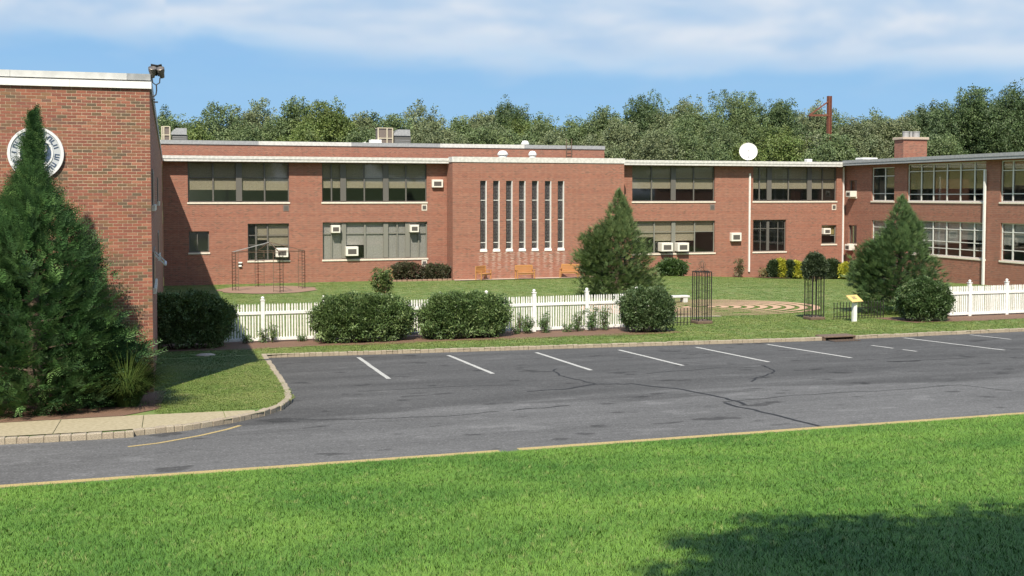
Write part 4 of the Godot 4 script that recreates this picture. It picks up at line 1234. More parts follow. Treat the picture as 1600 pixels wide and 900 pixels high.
	var vp := thing("vent_box", V(pix(1263, 248, 84).x, 2.73, 84), "small white vent box on the roof beside the satellite dish", "vent")
	part(vp, "case", boxmesh(Vector3(0.5, 0.34, 0.5), 0.03), M.white, Vector3(0, 0.16, 0)); part(vp, "base", boxmesh(Vector3(0.7, 0.05, 0.7)), M.galv, Vector3(0, 0.02, 0))
	# railway catenary mast among the trees
	var mp := pix(1296, 150, 100)
	var ap := pix(1264, 181, 100)
	var mast := thing("rail_mast", V(mp.x, -6.9, 100), "rusty steel railway mast with a bracket arm rising among trees", "mast")
	s = ST()
	for sx in [-0.16, 0.16]: abox(s, Vector3(sx, (mp.y + 6.9) * 0.5, 0), Vector3(0.05, mp.y + 6.9, 0.4))
	abox(s, Vector3(0, (mp.y + 6.9) * 0.5, 0), Vector3(0.3, mp.y + 6.9, 0.05)); part(mast, "column", s.commit(), M.rust)
	s = ST(); bar(s, Vector3(0, ap.y + 7.0, 0), Vector3(ap.x - mp.x, ap.y + 6.95, 0), 0.2); part(mast, "arm", s.commit(), M.rust)
	s = ST(); bar(s, Vector3(0, mp.y + 6.4, 0), Vector3(ap.x - mp.x + 0.1, ap.y + 7.0, 0), 0.12); part(mast, "strut", s.commit(), M.rust)
	s = ST()
	for k in 4: lathe(s, [[0.05, -0.1 * k], [0.13, -0.1 * k - 0.03], [0.05, -0.1 * k - 0.09]], 10, Vector3(ap.x - mp.x + 0.1, ap.y + 6.85, 0))
	part(mast, "insulator", s.commit(), M.iron)

# ---------------------------------------------------------------- plants near the camera
func ypoint(x: float, d: float, dy := 0.0) -> Vector3: return V(x, yard_y(x, d) + dy, d)

func planting():
	var dark := [Color(0.028, 0.062, 0.016), Color(0.055, 0.105, 0.024), Color(0.12, 0.19, 0.05)]
	conifer("conifer", ypoint(-2.62, 24.2), 5.95, 1.75, 1.5, 8600, 1.15, [Color(0.030, 0.078, 0.022), Color(0.066, 0.150, 0.036), Color(0.13, 0.24, 0.07)], "tall dark conifer before the brick wing, hiding part of the round seal", 2.2, 0.84)
	conifer("conifer", ypoint(23.1, 55.2), 5.7, 2.3, 2.3, 10500, 0.95, [Color(0.082, 0.130, 0.046), Color(0.135, 0.198, 0.068), Color(0.20, 0.26, 0.10)], "broad conifer on the lawn before the benches and narrow windows", 1.75, 0.3)
	conifer("conifer", ypoint(29.1, 39.2), 4.85, 1.8, 1.8, 9500, 0.85, [Color(0.066, 0.122, 0.042), Color(0.115, 0.192, 0.062), Color(0.18, 0.255, 0.10)], "bushy conifer before the classroom wing, beside the yellow sign", 2.0, 0.3)
	var hedge := [Color(0.058, 0.102, 0.030), Color(0.112, 0.178, 0.052), Color(0.19, 0.255, 0.10)]
	shrub("hedge", ypoint(0.35, 36.3), Vector3(1.5, 0.82, 0.75), 3.0, 4200, 1.15, hedge, "clipped hedge in the shade of the tall brick wing")
	shrub("hedge", ypoint(6.12, 36.2), Vector3(1.54, 0.73, 0.72), 3.2, 4600, 1.15, hedge, "clipped rounded hedge between the shaded hedge and the next, before the picket fence")
	shrub("hedge", ypoint(9.53, 36.1), Vector3(1.42, 0.71, 0.72), 3.2, 4400, 1.15, hedge, "clipped rounded hedge before the picket fence, its open run of pickets beside it")
	shrub("round_shrub", ypoint(16.05, 35.7), Vector3(0.86, 0.73, 0.78), 2.5, 3000, 1.1, [Color(0.04, 0.075, 0.025), Color(0.075, 0.12, 0.04), Color(0.12, 0.17, 0.07)], "rounded green shrub at the end of the white picket fence")
	shrub("round_shrub", ypoint(27.55, 35.6), Vector3(0.92, 0.76, 0.82), 2.5, 3200, 1.1, [Color(0.034, 0.07, 0.02), Color(0.062, 0.11, 0.03), Color(0.11, 0.16, 0.06)], "rounded green shrub tucked before the bushy conifer beside the white fence")
	# foundation planting
	var red := [Color(0.045, 0.06, 0.025), Color(0.085, 0.075, 0.04), Color(0.13, 0.06, 0.05)]
	shrub("low_shrub", ypoint(16.9, 80.9, 0.1), Vector3(1.25, 0.55, 0.55), 2.2, 900, 2.2, red, "low reddish green shrub under the wide window, nearer the window's middle", "", "leafy", 0.4)
	shrub("low_shrub", ypoint(19.1, 80.9, 0.1), Vector3(1.05, 0.5, 0.5), 2.2, 750, 2.2, red, "low reddish green shrub at the corner of the narrow-window block", "", "leafy", 0.4)
	shrub("low_shrub", ypoint(38.6, 80.9), Vector3(1.2, 0.62, 0.6), 2.0, 800, 2.2, dark, "low green shrub against the wall under the paired air conditioners", "", "leafy", 0.35)
	var yel := [Color(0.32, 0.34, 0.03), Color(0.50, 0.47, 0.05), Color(0.22, 0.28, 0.04)]
	var box := [Color(0.022, 0.042, 0.014), Color(0.042, 0.07, 0.022)]
	for e in [[1209, 80.2, 0.36, 0.68, 0], [1220, 80.0, 0.40, 0.72, 1], [1234, 79.7, 0.44, 0.70, 0], [1246, 79.4, 0.44, 0.66, 1], [1300, 78.4, 0.66, 0.74, 0], [1320, 77.6, 0.38, 0.60, 1], [1341, 77.0, 0.72, 0.70, 0], [1358, 75.8, 0.52, 0.74, 1]]:
		var p := pix(e[0], 400, e[1])
		shrub("yellow_shrub" if e[4] else "boxwood", ypoint(p.x, e[1]), Vector3(e[2], e[3], 0.5), 2.6, 700, 1.9, yel if e[4] else box, "yellow-leaved shrub in the bed along the brick corner" if e[4] else "clipped dark green shrub in the bed along the brick corner", "yellow shrubs in the corner bed" if e[4] else "dark shrubs in the corner bed", "leafy", 0.22)
	loose_plant("young_shrub", pix(597, 450, 58), 58.0, 1.75, 0.75, 260, 2.0, [Color(0.06, 0.10, 0.03), Color(0.11, 0.15, 0.04), Color(0.20, 0.12, 0.05)], "thin young shrub standing on the lawn behind a clipped hedge", 1.0)
	loose_plant("grey_shrub", pix(648, 450, 44), 44.0, 0.62, 0.62, 240, 1.5, [Color(0.13, 0.115, 0.13), Color(0.17, 0.17, 0.15), Color(0.11, 0.13, 0.09)], "grey-purple airy plant behind the gap between two hedges", 0.8)
	loose_plant("wall_plant", pix(1155, 410, 81), 81.0, 1.7, 0.5, 70, 2.0, [Color(0.10, 0.11, 0.05), Color(0.15, 0.13, 0.07), Color(0.12, 0.10, 0.06)], "sparse tall plant against the brick wall beside the white downpipe", 1.0)
	loose_plant("wall_plant", pix(1194, 418, 81), 81.0, 0.85, 0.6, 90, 1.9, [Color(0.10, 0.12, 0.05), Color(0.20, 0.15, 0.06), Color(0.12, 0.10, 0.04)], "small brownish plant between the white downpipe and the corner bed", 0.8)
	var fg := [Color(0.05, 0.10, 0.03), Color(0.09, 0.16, 0.045), Color(0.13, 0.19, 0.07)]
	for e in [[824, 0.62, 110], [851, 0.72, 90], [903, 0.72, 80], [925, 0.85, 120], [943, 0.95, 80], [886, 0.3, 40], [806, 0.3, 30]]:
		loose_plant("fence_plant", pix(e[0], 505, 36.6), 36.6, e[1], 0.3, e[2], 0.85, fg, "young green climber against the open run of white pickets", 0.8, "climbers on the picket fence")
	for e in [[385, 0.3, 30], [412, 0.5, 40], [425, 0.75, 30], [470, 0.25, 24], [812, 0.9, 20]]:
		loose_plant("fence_plant", pix(e[0], 515, 36.9), 36.9, e[1], 0.2, e[2], 0.8, fg, "small thin climber against the white picket fence posts", 0.8, "thin climbers on the picket fence")
	# ornamental grass
	var og := thing("ornamental_grass", ypoint(-0.85, 24.1), "fountain of long arching ornamental grass at the brick wing's corner", "grass clump")
	var s := ST()
	for i in 2600:
		var a := rng.randf() * TAU
		var r := sqrt(rng.randf())
		var dir := Vector3(cos(a), 0, sin(a))
		var l := rng.randf_range(0.8, 1.45)
		var lean := 0.25 + 0.85 * r
		var p := dir * 0.22 * r
		var side := Vector3(-sin(a), 0, cos(a)) * 0.006
		s.set_color(jitter(Color(0.035, 0.066, 0.016).lerp(Color(0.075, 0.105, 0.03), rng.randf()), 0.2))
		var v := (Vector3.UP + dir * lean * 0.45).normalized() * l * 0.28
		for k in 4:
			var q := p + v
			var n := (Vector3.UP * 0.5 - dir * 0.2 + dir).normalized()
			quad(s, p - side * (1.0 - k * 0.2), p + side * (1.0 - k * 0.2), q + side * (0.8 - k * 0.2), q - side * (0.8 - k * 0.2), n)
			p = q
			v = (v.normalized() + Vector3(0, -0.28 * (0.3 + lean), 0) + dir * 0.24 * lean).normalized() * l * 0.26
	var om := leaf_mat(0.95, Color(0.10, 0.14, 0.04)); om.metallic_specular = 0.15
	part(og, "blades", s.commit(), om)
	part(og, "crown", clusters.sprig, M.mulch)
	# the tree behind the camera whose crown shades the near lawn
	broad_tree("shade_tree", V(1.75, hill_y(1.75, -2.45), -2.45), 9.6, 4.0, 2.7, 4.1, 16, 5200, 0.75, [Color(0.05, 0.10, 0.025), Color(0.08, 0.14, 0.035)], "leafy tree on the near lawn, casting the large shadow", "", 77)
	broad_tree("shade_tree", V(8.0, hill_y(8.0, 2.0), 2.0), 9.6, 2.6, 2.6, 2.7, 12, 2600, 0.75, [Color(0.05, 0.10, 0.025), Color(0.08, 0.14, 0.035)], "leafy tree farther along the near lawn, casting the small shadow patches", "", 78)

func loose_plant(called: String, p: Vector3, d: float, h: float, r: float, n: int, size: float, tone: Array, label: String, taper: float, group := "") -> Node3D:
	var t := thing(called, ypoint(p.x, d), label, "plant", group)
	var s := ST()
	var tips := []
	for b in 7:
		var a := b * 2.4
		var e := Vector3(cos(a) * r * 0.6, h * rng.randf_range(0.6, 1.0), sin(a) * r * 0.6)
		tube(s, [Vector3(0, -0.03, 0), e * Vector3(0.35, 0.5, 0.35), e], [0.012, 0.009, 0.004], 5)
		tips.append(e)
	part(t, "stems", s.commit(), M.bark)
	var xf := []; var cs := []
	for i in n:
		var e: Vector3 = tips[rng.randi() % 7]
		var u := rng.randf_range(0.15, 1.05)
		var q := e * Vector3(u, u, u) + Vector3(rng.randfn(), rng.randfn() * 0.6, rng.randfn()) * r * 0.28 * (1.15 - u * taper * 0.8)
		q.y = maxf(q.y, 0.03)
		xf.append(Transform3D(facing(Vector3(rng.randfn(), rng.randfn() + 0.5, rng.randfn()), rng.randf() * TAU).scaled(Vector3.ONE * size * rng.randf_range(0.6, 1.2)), q))
		cs.append(jitter(tone[0].lerp(tone[1], rng.randf()) if rng.randf() > 0.15 else tone[2], 0.2))
	copies(t, "foliage", clusters.leafy, M.leaf, xf, cs).set_meta("kind", "stuff")
	return t

# ---------------------------------------------------------------- courtyard furniture
func bench(at: Vector3, turn: float, label: String):
	var t := thing("garden_bench", at, label, "bench", "", turn)
	for sx in [-0.68, 0.68]:
		for z in [0.26, -0.22]: part(t, "leg", boxmesh(Vector3(0.07, 0.64 if z > 0 else 0.95, 0.07), 0.008), M.teak, Vector3(sx, 0.32 if z > 0 else 0.475, z))
		part(t, "armrest", boxmesh(Vector3(0.09, 0.04, 0.6), 0.01), M.teak, Vector3(sx, 0.66, 0.04))
	for k in 5: part(t, "seat_slat", boxmesh(Vector3(1.3, 0.03, 0.095), 0.006), M.teak, Vector3(0, 0.44, -0.16 + k * 0.105))
	part(t, "apron", boxmesh(Vector3(1.3, 0.08, 0.03)), M.teak, Vector3(0, 0.37, 0.25))
	part(t, "top_rail", boxmesh(Vector3(1.4, 0.12, 0.045), 0.01), M.teak, Vector3(0, 0.95, -0.235))
	part(t, "lower_rail", boxmesh(Vector3(1.3, 0.07, 0.04)), M.teak, Vector3(0, 0.53, -0.225))
	for k in 13: part(t, "back_slat", boxmesh(Vector3(0.07, 0.36, 0.02)), M.teak, Vector3(-0.6 + k * 0.1, 0.73, -0.23))

# a wrought panel with two uprights and rungs, in the plane of dir
func iron_panel(s: SurfaceTool, a: Vector3, b: Vector3, h: float, rungs: int, w := 0.03):
	var y := Vector3(0, h, 0)
	bar(s, a, a + y, w); bar(s, b, b + y, w)
	for k in rungs: bar(s, a + y * ((k + 0.5) / rungs), b + y * ((k + 0.5) / rungs), w * 0.6)
	bar(s, a + y, b + y, w)

func tower(at: Vector3, h: float, finial: bool, label: String):
	var t := thing("trellis_tower", at, label, "trellis")
	var k := 0.26
	var c := [Vector3(-k, 0, k), Vector3(k, 0, k), Vector3(k, 0, -k), Vector3(-k, 0, -k)]
	for p in c:
		var s := ST(); bar(s, p, p + Vector3(0, h, 0), 0.032); part(t, "post", s.commit(), M.iron)
	for i in 4:
		var p: Vector3 = c[i]; var q: Vector3 = c[(i + 1) % 4]
		var s := ST()
		iron_panel(s, p.lerp(q, 0.3), p.lerp(q, 0.7), h * 0.98, 7, 0.018)
		bar(s, p + Vector3(0, h, 0), q + Vector3(0, h, 0), 0.035); bar(s, p + Vector3(0, 0.12, 0), q + Vector3(0, 0.12, 0), 0.03)
		part(t, "side_panel", s.commit(), M.iron)
	part(t, "base", boxmesh(Vector3(0.62, 0.12, 0.62), 0.02), M.rust_iron, Vector3(0, 0.07, 0))
	if finial:
		var s := ST()
		for i in 4: tube(s, [c[i] * 0.9 + Vector3(0, h, 0), c[i] * 0.35 + Vector3(0, h + 0.10, 0), c[i] * 0.25 + Vector3(0, h + 0.14, 0)], [0.012, 0.012, 0.012], 6)
		for i in 8:
			var pts := []; var rr := []
			for m in 9:
				var a := PI * m / 8.0
				pts.append(Vector3(sin(a) * 0.13 * cos(TAU * i / 8), h + 0.27 - cos(a) * 0.13, sin(a) * 0.13 * sin(TAU * i / 8))); rr.append(0.008)
			tube(s, pts, rr, 5)
		part(t, "finial", s.commit(), M.rust_iron)
	return t

func low_fence(x0: float, x1: float, d: float, h: float, label: String):
	var t := thing("iron_fence", ypoint((x0 + x1) * 0.5, d), label, "fence")
	var n := int((x1 - x0) / 0.135)
	for i in n + 1:
		var x := lerpf(x0, x1, float(i) / n)
		var s := ST(); bar(s, Vector3(0, -0.05, 0), Vector3(0, h, 0), 0.022); lathe(s, [[0.014, h], [0.022, h + 0.03], [0.0, h + 0.08]], 6)
		var o := part(t, "bar", s.commit(), M.iron); o.global_position = ypoint(x, d)
	for y in [0.12, h * 0.72]:
		var s := ST(); bar(s, ypoint(x0, d, y), ypoint(x1, d, y), 0.022); wpart(t, "rail", s, M.iron)

func courtyard():
	for e in [[755, 79.1, 0.75, "teak garden bench turned towards the others, beside the low shrubs"], [820, 78.9, 0.06, "teak garden bench facing out below the narrow windows"], [890, 79.0, -0.6, "teak garden bench partly hidden behind the lawn conifer"]]:
		var p := pix(e[0], 430, e[1])
		bench(ypoint(p.x, e[1], 0.05), e[2], e[3])
	# stone edging of the shrub bed
	var ed := thing("bed_edging", ypoint(17.9, 79.95), "row of reddish edging stones before the low shrubs", "edging")
	for k in 12: part(ed, "stone", boxmesh(Vector3(0.34, 0.16, 0.18), 0.03), M.paver, Vector3(-2.1 + k * 0.38, 0.05, rng.randf_range(-0.03, 0.03)))
	# gazebo of wrought iron on a paver pad
	var pad := PackedVector2Array()
	for k in 28: pad.append(Vector2(6.05 + 3.1 * cos(TAU * k / 28) * (1.0 + 0.06 * sin(k * 2.0)), 72.6 + 5.2 * sin(TAU * k / 28)))
	setting("paved_pad", sheet(pad, yard_y, 0.03), M.paver)
	var g := thing("iron_gazebo", ypoint(6.1, 72.5), "open wrought iron gazebo frame with trellis posts on a paved pad", "gazebo")
	var H := 2.45
	var corners := [Vector3(-2.25, 0, 0.3), Vector3(0.35, 0, 4.2), Vector3(2.4, 0, -0.5), Vector3(-0.3, 0, -4.3)]
	for i in 4:
		var c: Vector3 = corners[i]
		var to_a: Vector3 = (corners[(i + 1) % 4] - c).normalized() * 0.62
		var to_b: Vector3 = (corners[(i + 3) % 4] - c).normalized() * 0.62
		c.y = 0.02 + yard_y(6.1, 72.5 - c.z) - yard_y(6.1, 72.5)
		var s := ST()
		iron_panel(s, c, c + to_a, H, 13, 0.034); iron_panel(s, c, c + to_b, H, 13, 0.034)
		part(g, "trellis_post", s.commit(), M.rust_iron)
		s = ST(); bar(s, c + Vector3(0, H, 0), Vector3(0.1, H + 0.62, 0), 0.045); part(g, "roof_rod", s.commit(), M.galv if i == 0 else M.rust_iron)
		var c2: Vector3 = corners[(i + 1) % 4]
		c2.y = 0.02 + yard_y(6.1, 72.5 - c2.z) - yard_y(6.1, 72.5)
		s = ST(); bar(s, c + Vector3(0, H, 0), c2 + Vector3(0, H, 0), 0.03); part(g, "beam", s.commit(), M.rust_iron)
	# wall lamp and spigot by the gazebo
	var wl := thing("wall_light", V(pix(375, 410, 82).x, pix(375, 413, 82).y, 81.98), "small white double fixture on the brick wall beside the gazebo", "light fixture")
	part(wl, "upper_shade", boxmesh(Vector3(0.3, 0.1, 0.16), 0.02), M.white, Vector3(0, 0.12, 0.07)); part(wl, "lower_shade", boxmesh(Vector3(0.22, 0.12, 0.14), 0.02), M.white, Vector3(0, -0.12, 0.07)); part(wl, "back_plate", boxmesh(Vector3(0.12, 0.3, 0.03)), M.grey_metal, Vector3(0, 0, 0.01))
	# brick labyrinth in the lawn
	var lab := Node3D.new(); lab.name = "labyrinth_path"; add_child(lab); lab.set_meta("kind", "structure")
	var cx := 23.3; var cd := 46.0
	for k in 9:
		var r0 := 0.45 + k * 0.58
		var s := ST()
		var n := 56
		for i in n:
			var a0 := TAU * i / n; var a1 := TAU * (i + 1) / n
			if k > 0 and k < 8 and (i % n) in [[40, 41], [14, 15], [41, 42], [27, 28]][k % 4]: continue
			var w := 0.13 + 0.26 * pow(absf(cos((a0 + a1) * 0.5)), 1.5) + 0.03 * sin(i * 0.9 + k)
			var q := []
			for e in [[a0, r0], [a1, r0], [a1, r0 + w], [a0, r0 + w]]:
				var x: float = cx + cos(e[0]) * e[1]; var d: float = cd + sin(e[0]) * e[1]
				q.append(ypoint(x, d, 0.022))
			quad(s, q[0], q[1], q[2], q[3], Vector3.UP)
		part(lab, "ring", s.commit(), M.ring)
	for e in [[[17.9, 41.6], [21.6, 40.5]], [[18.2, 43.6], [19.6, 43.2]]]:
		var s := ST()
		var a := Vector2(e[0][0], e[0][1]); var b := Vector2(e[1][0], e[1][1])
		for k in 14:
			var p := a.lerp(b, k / 14.0); var q := a.lerp(b, (k + 0.93) / 14.0)
			quad(s, ypoint(p.x, p.y, 0.024), ypoint(q.x, q.y, 0.024), ypoint(q.x, q.y + 0.3, 0.024), ypoint(p.x, p.y + 0.3, 0.024), Vector3.UP)
		part(lab, "edging", s.commit(), M.pave_pale)
	# white stone bench
	var wb := thing("stone_bench", ypoint(23.7, 49.4), "low white stone slab bench on the lawn beside the conifer", "bench")
	part(wb, "seat", boxmesh(Vector3(1.7, 0.10, 0.45), 0.02), M.cream, Vector3(-0.1, 0.30, 0))
	for sx in [-0.72, 0.62]: part(wb, "support", boxmesh(Vector3(0.24, 0.27, 0.40), 0.02), M.cream, Vector3(sx - 0.1, 0.115, 0))
	# trellis towers, the second with a clipped crown of foliage
	tower(ypoint(19.33, 37.9), 1.98, true, "black iron trellis tower with an openwork finial on the lawn")
	var p2 := ypoint(24.12, 37.75)
	tower(p2, 1.75, false, "black iron trellis tower topped by a dense dark green crown of foliage")
	var tv := shrub("vine_crown", p2 + Vector3(0, 1.55, 0), Vector3(0.46, 0.52, 0.44), 1.7, 1300, 1.05, [Color(0.028, 0.045, 0.02), Color(0.05, 0.075, 0.03)], "dense dark green pointed vine crown on top of the iron trellis")
	low_fence(17.1, 18.62, 37.4, 0.60, "low black iron fence beside the rounded shrub")
	low_fence(24.75, 27.0, 37.35, 0.62, "low black iron fence behind the yellow sign")
	# sign on its post
	var sg := thing("garden_sign", ypoint(24.95, 36.3), "slanted yellow information panel on a white post in the lawn", "sign")
	part(sg, "post", boxmesh(Vector3(0.15, 0.78, 0.15), 0.01), M.white, Vector3(0, 0.36, 0))
	part(sg, "bracket", boxmesh(Vector3(0.2, 0.06, 0.2)), M.iron, Vector3(0, 0.77, 0))
	var bd := part(sg, "panel", boxmesh(Vector3(0.62, 0.03, 0.40), 0.006), flat_mat(lin(0.62, 0.46, 0.16), 0.6), Vector3(0, 0.88, 0))
	bd.rotation = Vector3(0.62, 0.30, 0)
	var s2 := ST()
	for k in 5: abox(s2, Vector3(-0.02 + 0.02 * (k % 2), 0.018, -0.10 + 0.034 * k), Vector3(0.26 - 0.04 * (k % 3), 0.004, 0.016))
	part(bd, "lettering", s2.commit(), flat_mat(lin(0.14, 0.13, 0.12), 0.8))
	s2 = ST()
	for k in [-1, 1]: abox(s2, Vector3(0.30 * k, 0.017, 0), Vector3(0.012, 0.006, 0.40)); abox(s2, Vector3(0, 0.0175, 0.19 * k), Vector3(0.60, 0.006, 0.012))
	part(bd, "border", s2.commit(), flat_mat(lin(0.55, 0.42, 0.2), 0.6))
	# kerb inlet of the storm drain
	var dr := thing("storm_drain", V(20.9, lot_y(31.2), 31.2), "rusty kerb inlet of a storm drain at the lot's edge", "drain")
	part(dr, "hood", boxmesh(Vector3(1.2, 0.06, 0.55), 0.02), M.rust_iron, Vector3(0, 0.11, -0.24))
	for sx in [-0.56, 0.56]: part(dr, "cheek", boxmesh(Vector3(0.08, 0.11, 0.5), 0.01), M.rust_iron, Vector3(sx, 0.03, -0.24))
	part(dr, "throat", boxmesh(Vector3(1.04, 0.10, 0.02)), M.dark, Vector3(0, 0.03, -0.42))
	part(dr, "grate_frame", boxmesh(Vector3(1.05, 0.02, 0.5)), M.iron, Vector3(0, 0.014, 0.28))
	for k in 9: part(dr, "grate_bar", boxmesh(Vector3(0.05, 0.012, 0.42)), M.rust_iron, Vector3(-0.44 + k * 0.11, 0.031, 0.28))
	# a flat pale stone in the shaded grass
	var st := thing("flat_stone", ypoint(1.0, 33.7), "flat pale stone lying in the shaded grass before the hedge", "stone")
	var s3 := ST(); lathe(s3, [[0, 0.07], [0.14, 0.065], [0.22, 0.03], [0.24, -0.02]], 9, Vector3.ZERO, Basis(Vector3.RIGHT * 1.3, Vector3.UP, Vector3.BACK * 0.7)); part(st, "slab", s3.commit(), M.pave_pale)

func fence_run(x0: float, x1: float, d: float, posts: Array, h: float, step: float, pw: float, label: String):
	var t := thing("picket_fence", ypoint((x0 + x1) * 0.5, d), label, "fence")
	var s := ST()      # one picket with a cut top
	var k := pw * 0.5
	abox(s, Vector3(0, h * 0.49, 0), Vector3(pw, h * 0.98 - 0.05, 0.02))
	for sg in [-1, 1]: quad(s, Vector3(-k, h * 0.98 - 0.025, 0.01 * sg), Vector3(k, h * 0.98 - 0.025, 0.01 * sg), Vector3(k * 0.5, h, 0.01 * sg), Vector3(-k * 0.5, h, 0.01 * sg), Vector3(0, 0, sg))
	quad(s, Vector3(-k * 0.5, h, 0.01), Vector3(k * 0.5, h, 0.01), Vector3(k * 0.5, h, -0.01), Vector3(-k * 0.5, h, -0.01), Vector3.UP)
	var pm := s.commit()
	var x := x0
	while x < x1:
		var clear := true
		for p in posts: if absf(x - p) < 0.09: clear = false
		if clear:
			var o := part(t, "picket", pm, [M.white, M.white_aged, M.white][rng.randi() % 3])
			o.rotation = Vector3(0, 0, rng.randf_range(-0.012, 0.012))
			o.global_position = ypoint(x, d, 0.05 + rng.randf_range(-0.004, 0.004))
		x += step
	var pts := [x0] + posts + [x1]
	for i in pts.size() - 1:
		if pts[i + 1] - pts[i] < 0.2: continue
		for y in [[h * 0.80, 0.10], [0.11, 0.10]]:
			part(t, "rail", boxmesh(Vector3(pts[i + 1] - pts[i] - 0.13, y[1], 0.035), 0.006), M.white).global_position = ypoint((pts[i] + pts[i + 1]) * 0.5, d - 0.03, y[0])
	for p in posts:
		var po := part(t, "post", boxmesh(Vector3(0.125, h + 0.22, 0.125), 0.008), M.white)
		po.global_position = ypoint(p, d, (h + 0.12) * 0.5)
		s = ST(); abox(s, Vector3(0, 0.01, 0), Vector3(0.155, 0.025, 0.155)); lathe(s, [[0.05, 0.02], [0.035, 0.035], [0.055, 0.06], [0.06, 0.085], [0.04, 0.12], [0.0, 0.135]], 12)
		part(po, "cap", s.commit(), M.white, Vector3(0, (h + 0.22) * 0.5, 0))

func fences():
	fence_run(0.4, 16.9, 37.15, [0.95, 2.94, 4.95, 6.9, 8.95, 10.6, 12.36, 14.36, 16.3], 1.22, 0.092, 0.048, "white picket fence running from the shaded hedge to the rounded shrub")
	fence_run(29.2, 42.0, 36.7, [30.55, 32.35, 34.15, 35.95, 37.75, 39.55, 41.35], 1.16, 0.092, 0.062, "white picket fence before the classroom wing, beyond the bushy conifer")

# ---------------------------------------------------------------- trees beyond the roofs
func far_trees():
	var K := {
		"dark": [[Color(0.056, 0.095, 0.035), Color(0.094, 0.142, 0.052)], "dark green"],
		"mid": [[Color(0.10, 0.148, 0.056), Color(0.148, 0.20, 0.078)], "mid green"],
		"light": [[Color(0.095, 0.145, 0.034), Color(0.15, 0.195, 0.052)], "yellowish green"],
		"grey": [[Color(0.132, 0.168, 0.078), Color(0.178, 0.212, 0.105)], "grey-green"],
		"pale": [[Color(0.15, 0.185, 0.095), Color(0.20, 0.225, 0.125)], "pale silvery"]}
	var marks := [[200, "the tall brick wing"], [335, "the cooling unit with cream frame"], [470, "the roof between the cooling units"], [616, "the cooling unit with brown louvres"], [800, "the mushroom ventilators"], [945, "the end of the higher storey"], [1060, "the lawn conifer's roofline"], [1169, "the satellite dish"], [1275, "the rusty rail mast"], [1422, "the brick chimney"], [1580, "the classroom wing roof"]]
	var L := [[255, 172, 30, 128, "dark"], [335, 158, 62, 126, "mid"], [400, 154, 45, 132, "grey"], [455, 152, 50, 126, "mid"], [510, 152, 48, 122, "light"], [578, 176, 42, 124, "dark"], [645, 164, 56, 124, "grey"], [712, 182, 42, 120, "mid"], [785, 156, 62, 128, "dark"], [842, 190, 40, 118, "mid"], [890, 182, 48, 126, "mid"], [940, 166, 48, 124, "mid"], [960, 190, 64, 114, "grey"], [1012, 150, 52, 130, "dark"], [1066, 152, 46, 126, "grey"], [1150, 142, 52, 122, "mid"], [1215, 152, 44, 120, "dark"], [1040, 200, 56, 110, "grey"], [1110, 190, 60, 108, "mid"], [1200, 196, 56, 106, "light"], [1275, 160, 42, 126, "grey"], [1262, 214, 42, 104, "pale"], [1330, 186, 50, 108, "grey"], [1392, 178, 52, 110, "grey"], [1452, 158, 46, 112, "dark"], [1460, 210, 46, 98, "mid"], [1515, 143, 50, 102, "dark"], [1575, 137, 60, 104, "dark"], [1640, 150, 60, 108, "dark"], [305, 196, 46, 116, "light"], [380, 198, 50, 116, "mid"], [560, 200, 60, 114, "mid"], [690, 200, 60, 112, "grey"], [1700, 160, 70, 110, "mid"], [200, 172, 50, 130, "dark"], [120, 180, 60, 132, "mid"], [470, 192, 54, 113, "light"], [760, 198, 56, 112, "mid"], [860, 204, 50, 112, "grey"], [1300, 208, 40, 95, "mid"], [610, 180, 60, 120, "mid"], [745, 176, 50, 122, "grey"], [840, 178, 56, 124, "light"], [290, 182, 50, 122, "mid"], [555, 178, 50, 124, "grey"], [1100, 170, 56, 118, "mid"], [1300, 176, 52, 120, "mid"], [1360, 172, 52, 120, "mid"], [1420, 172, 50, 118, "grey"]]
	var i := 0
	for e in L:
		var p := pix(e[0], e[1], e[3])
		var q := pix(e[0] + e[2], e[1], e[3])
		var top := p.y + 6.9
		var rx := absf(q.x - p.x) * 1.22
		var tall: bool = e[4] == "dark" and e[0] > 1440
		broad_tree("broadleaf_tree", V(p.x, -6.9, e[3]), top * 1.0, rx, maxf(top * 0.40, 4.6), rx * 0.95, 17, 3300 if not tall else 3800, 1.1, K[e[4]][0], label_of(K[e[4]][1], e, marks), "trees behind the school", 100 + i * 7, 0.05 if e[4] in ["grey", "pale"] else 0.0)
		i += 1

	# trees on the rise behind the camera, mirrored dark in the upper window panes
	for k in 9:
		var x := -6.0 + k * 17.0
		broad_tree("hill_tree", V(x, -3.0, -44.0 - 3.0 * (k % 3)), 11.0 + (k * 5) % 4, 8.2, 5.4, 5.0, 12, 620, 2.4, K.dark[0], "broadleaf tree on the rise facing the school windows", "trees on the rise facing the school", 900 + k)

func label_of(tone: String, e: Array, marks: Array) -> String:
	var best: Array = marks[0]
	for m in marks: if absf(m[0] - e[0]) < absf(best[0] - e[0]): best = m
	return "%s %s tree behind %s" % ["tall" if e[1] < 170 else ("low" if e[1] > 190 else "middling"), tone + " broadleaf", best[1]]

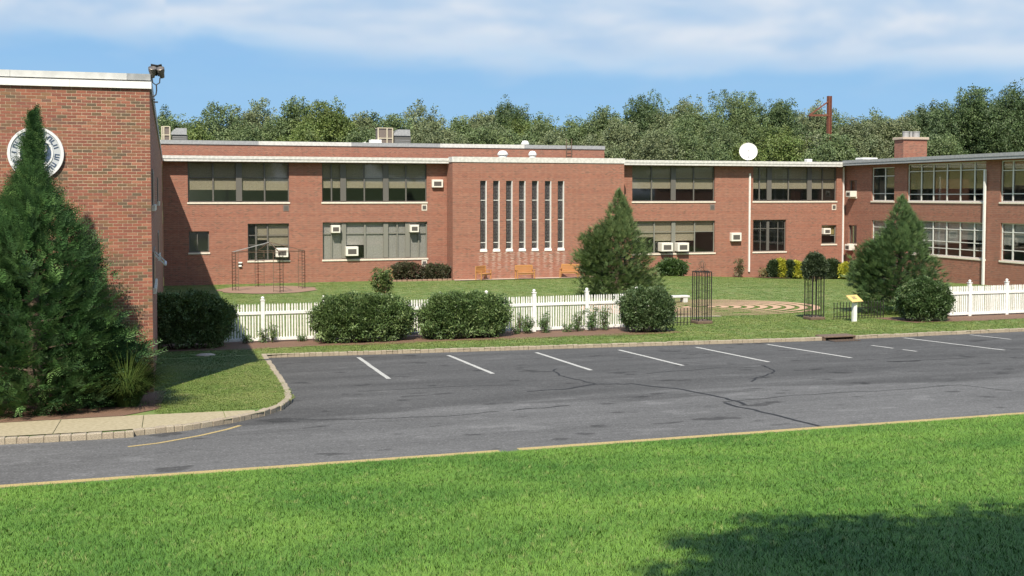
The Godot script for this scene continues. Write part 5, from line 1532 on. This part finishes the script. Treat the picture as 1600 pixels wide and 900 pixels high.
# ---------------------------------------------------------------- blades of grass
func grasses():
	var near := [tuft(22, 0.06, 0.056, 0.0058, 1), tuft(22, 0.06, 0.062, 0.0055, 2), tuft(20, 0.065, 0.048, 0.0065, 3)]
	var tone := [Color(0.072, 0.175, 0.022), Color(0.158, 0.285, 0.044), Color(0.25, 0.29, 0.09)]
	scatter_grass("lawn_grass", "bright green mown grass on the near slope", near, 140000, func():
		var d := 16.92 - 11.6 * rng.randf()
		var x := rng.randf_range(-0.16 * d - 2.2, 0.92 * d + 2.4)
		var v := V(x, hill_y(x, minf(d, 16.86)) - 0.004, d)
		return v, tone, Vector2(0.75, 1.3))
	var mid := [tuft(20, 0.08, 0.036, 0.008, 5), tuft(20, 0.08, 0.03, 0.009, 6)]
	var yt := [Color(0.115, 0.180, 0.036), Color(0.205, 0.245, 0.070), Color(0.33, 0.29, 0.14)]
	scatter_grass("front_lawn_grass", "short grass beside the sidewalk and the lot's kerb", mid, 15000, func():
		var d := rng.randf_range(22.7, 33.2); var x := rng.randf_range(-0.6, 2.52)
		if x < -0.25 and d < 26.2: return null
		if d < 24.0 and x > 2.5 - (24.0 - d) * 0.45: return null
		return V(x, yard_y(x, d) - 0.004, d), yt, Vector2(0.8, 1.2))
	scatter_grass("verge_grass", "short grass along the far kerb of the lot", mid, 34000, func():
		var x := rng.randf_range(-1.0, 42.0); var d := rng.randf_range(kerb_d(x) + 0.14, 40.0)
		if x < 17.0 and d > 35.2 and d < 37.8: return null
		if x > 26.5 and d > 34.8 and d < 37.4: return null
		return V(x, yard_y(x, d) - 0.004, d), yt, Vector2(0.9, 1.4))
	var far := [tuft(18, 0.15, 0.034, 0.013, 8)]
	scatter_grass("courtyard_grass", "patchy mown grass of the school courtyard", far, 60000, func():
		var d := 38.0 + 43.5 * pow(rng.randf(), 1.15); var x := rng.randf_range(-0.2, minf(55.0, 0.95 * d + 2))
		var r := Vector2(x - 23.3, d - 46.0).length()
		if r < 5.8: return null
		if Vector2((x - 6.05) / 3.2, (d - 72.6) / 5.3).length() < 1.0: return null
		if d > 78.5 and x > 15.5 and x < 33.2: return null
		if x > 46.0 and d > 79.0 - maxf(0.0, x - 50.0) * 1.2: return null
		return V(x, yard_y(x, d) - 0.006, d), yt, Vector2(0.8, 1.3))
	scatter_grass("labyrinth_grass", "short turf between the brick rings of the labyrinth", [tuft(14, 0.10, 0.05, 0.018, 9)], 26000, func():
		var a := rng.randf() * TAU; var r := 5.8 * sqrt(rng.randf())
		var x := 23.3 + cos(a) * r; var d := 46.0 + sin(a) * r
		if fposmod(r - 0.45, 0.58) < 0.13 + 0.27 * pow(absf(cos(a)), 1.5) and r > 0.45 and r < 5.6: return null
		return V(x, yard_y(x, d) - 0.004, d), yt, Vector2(0.45, 0.75))
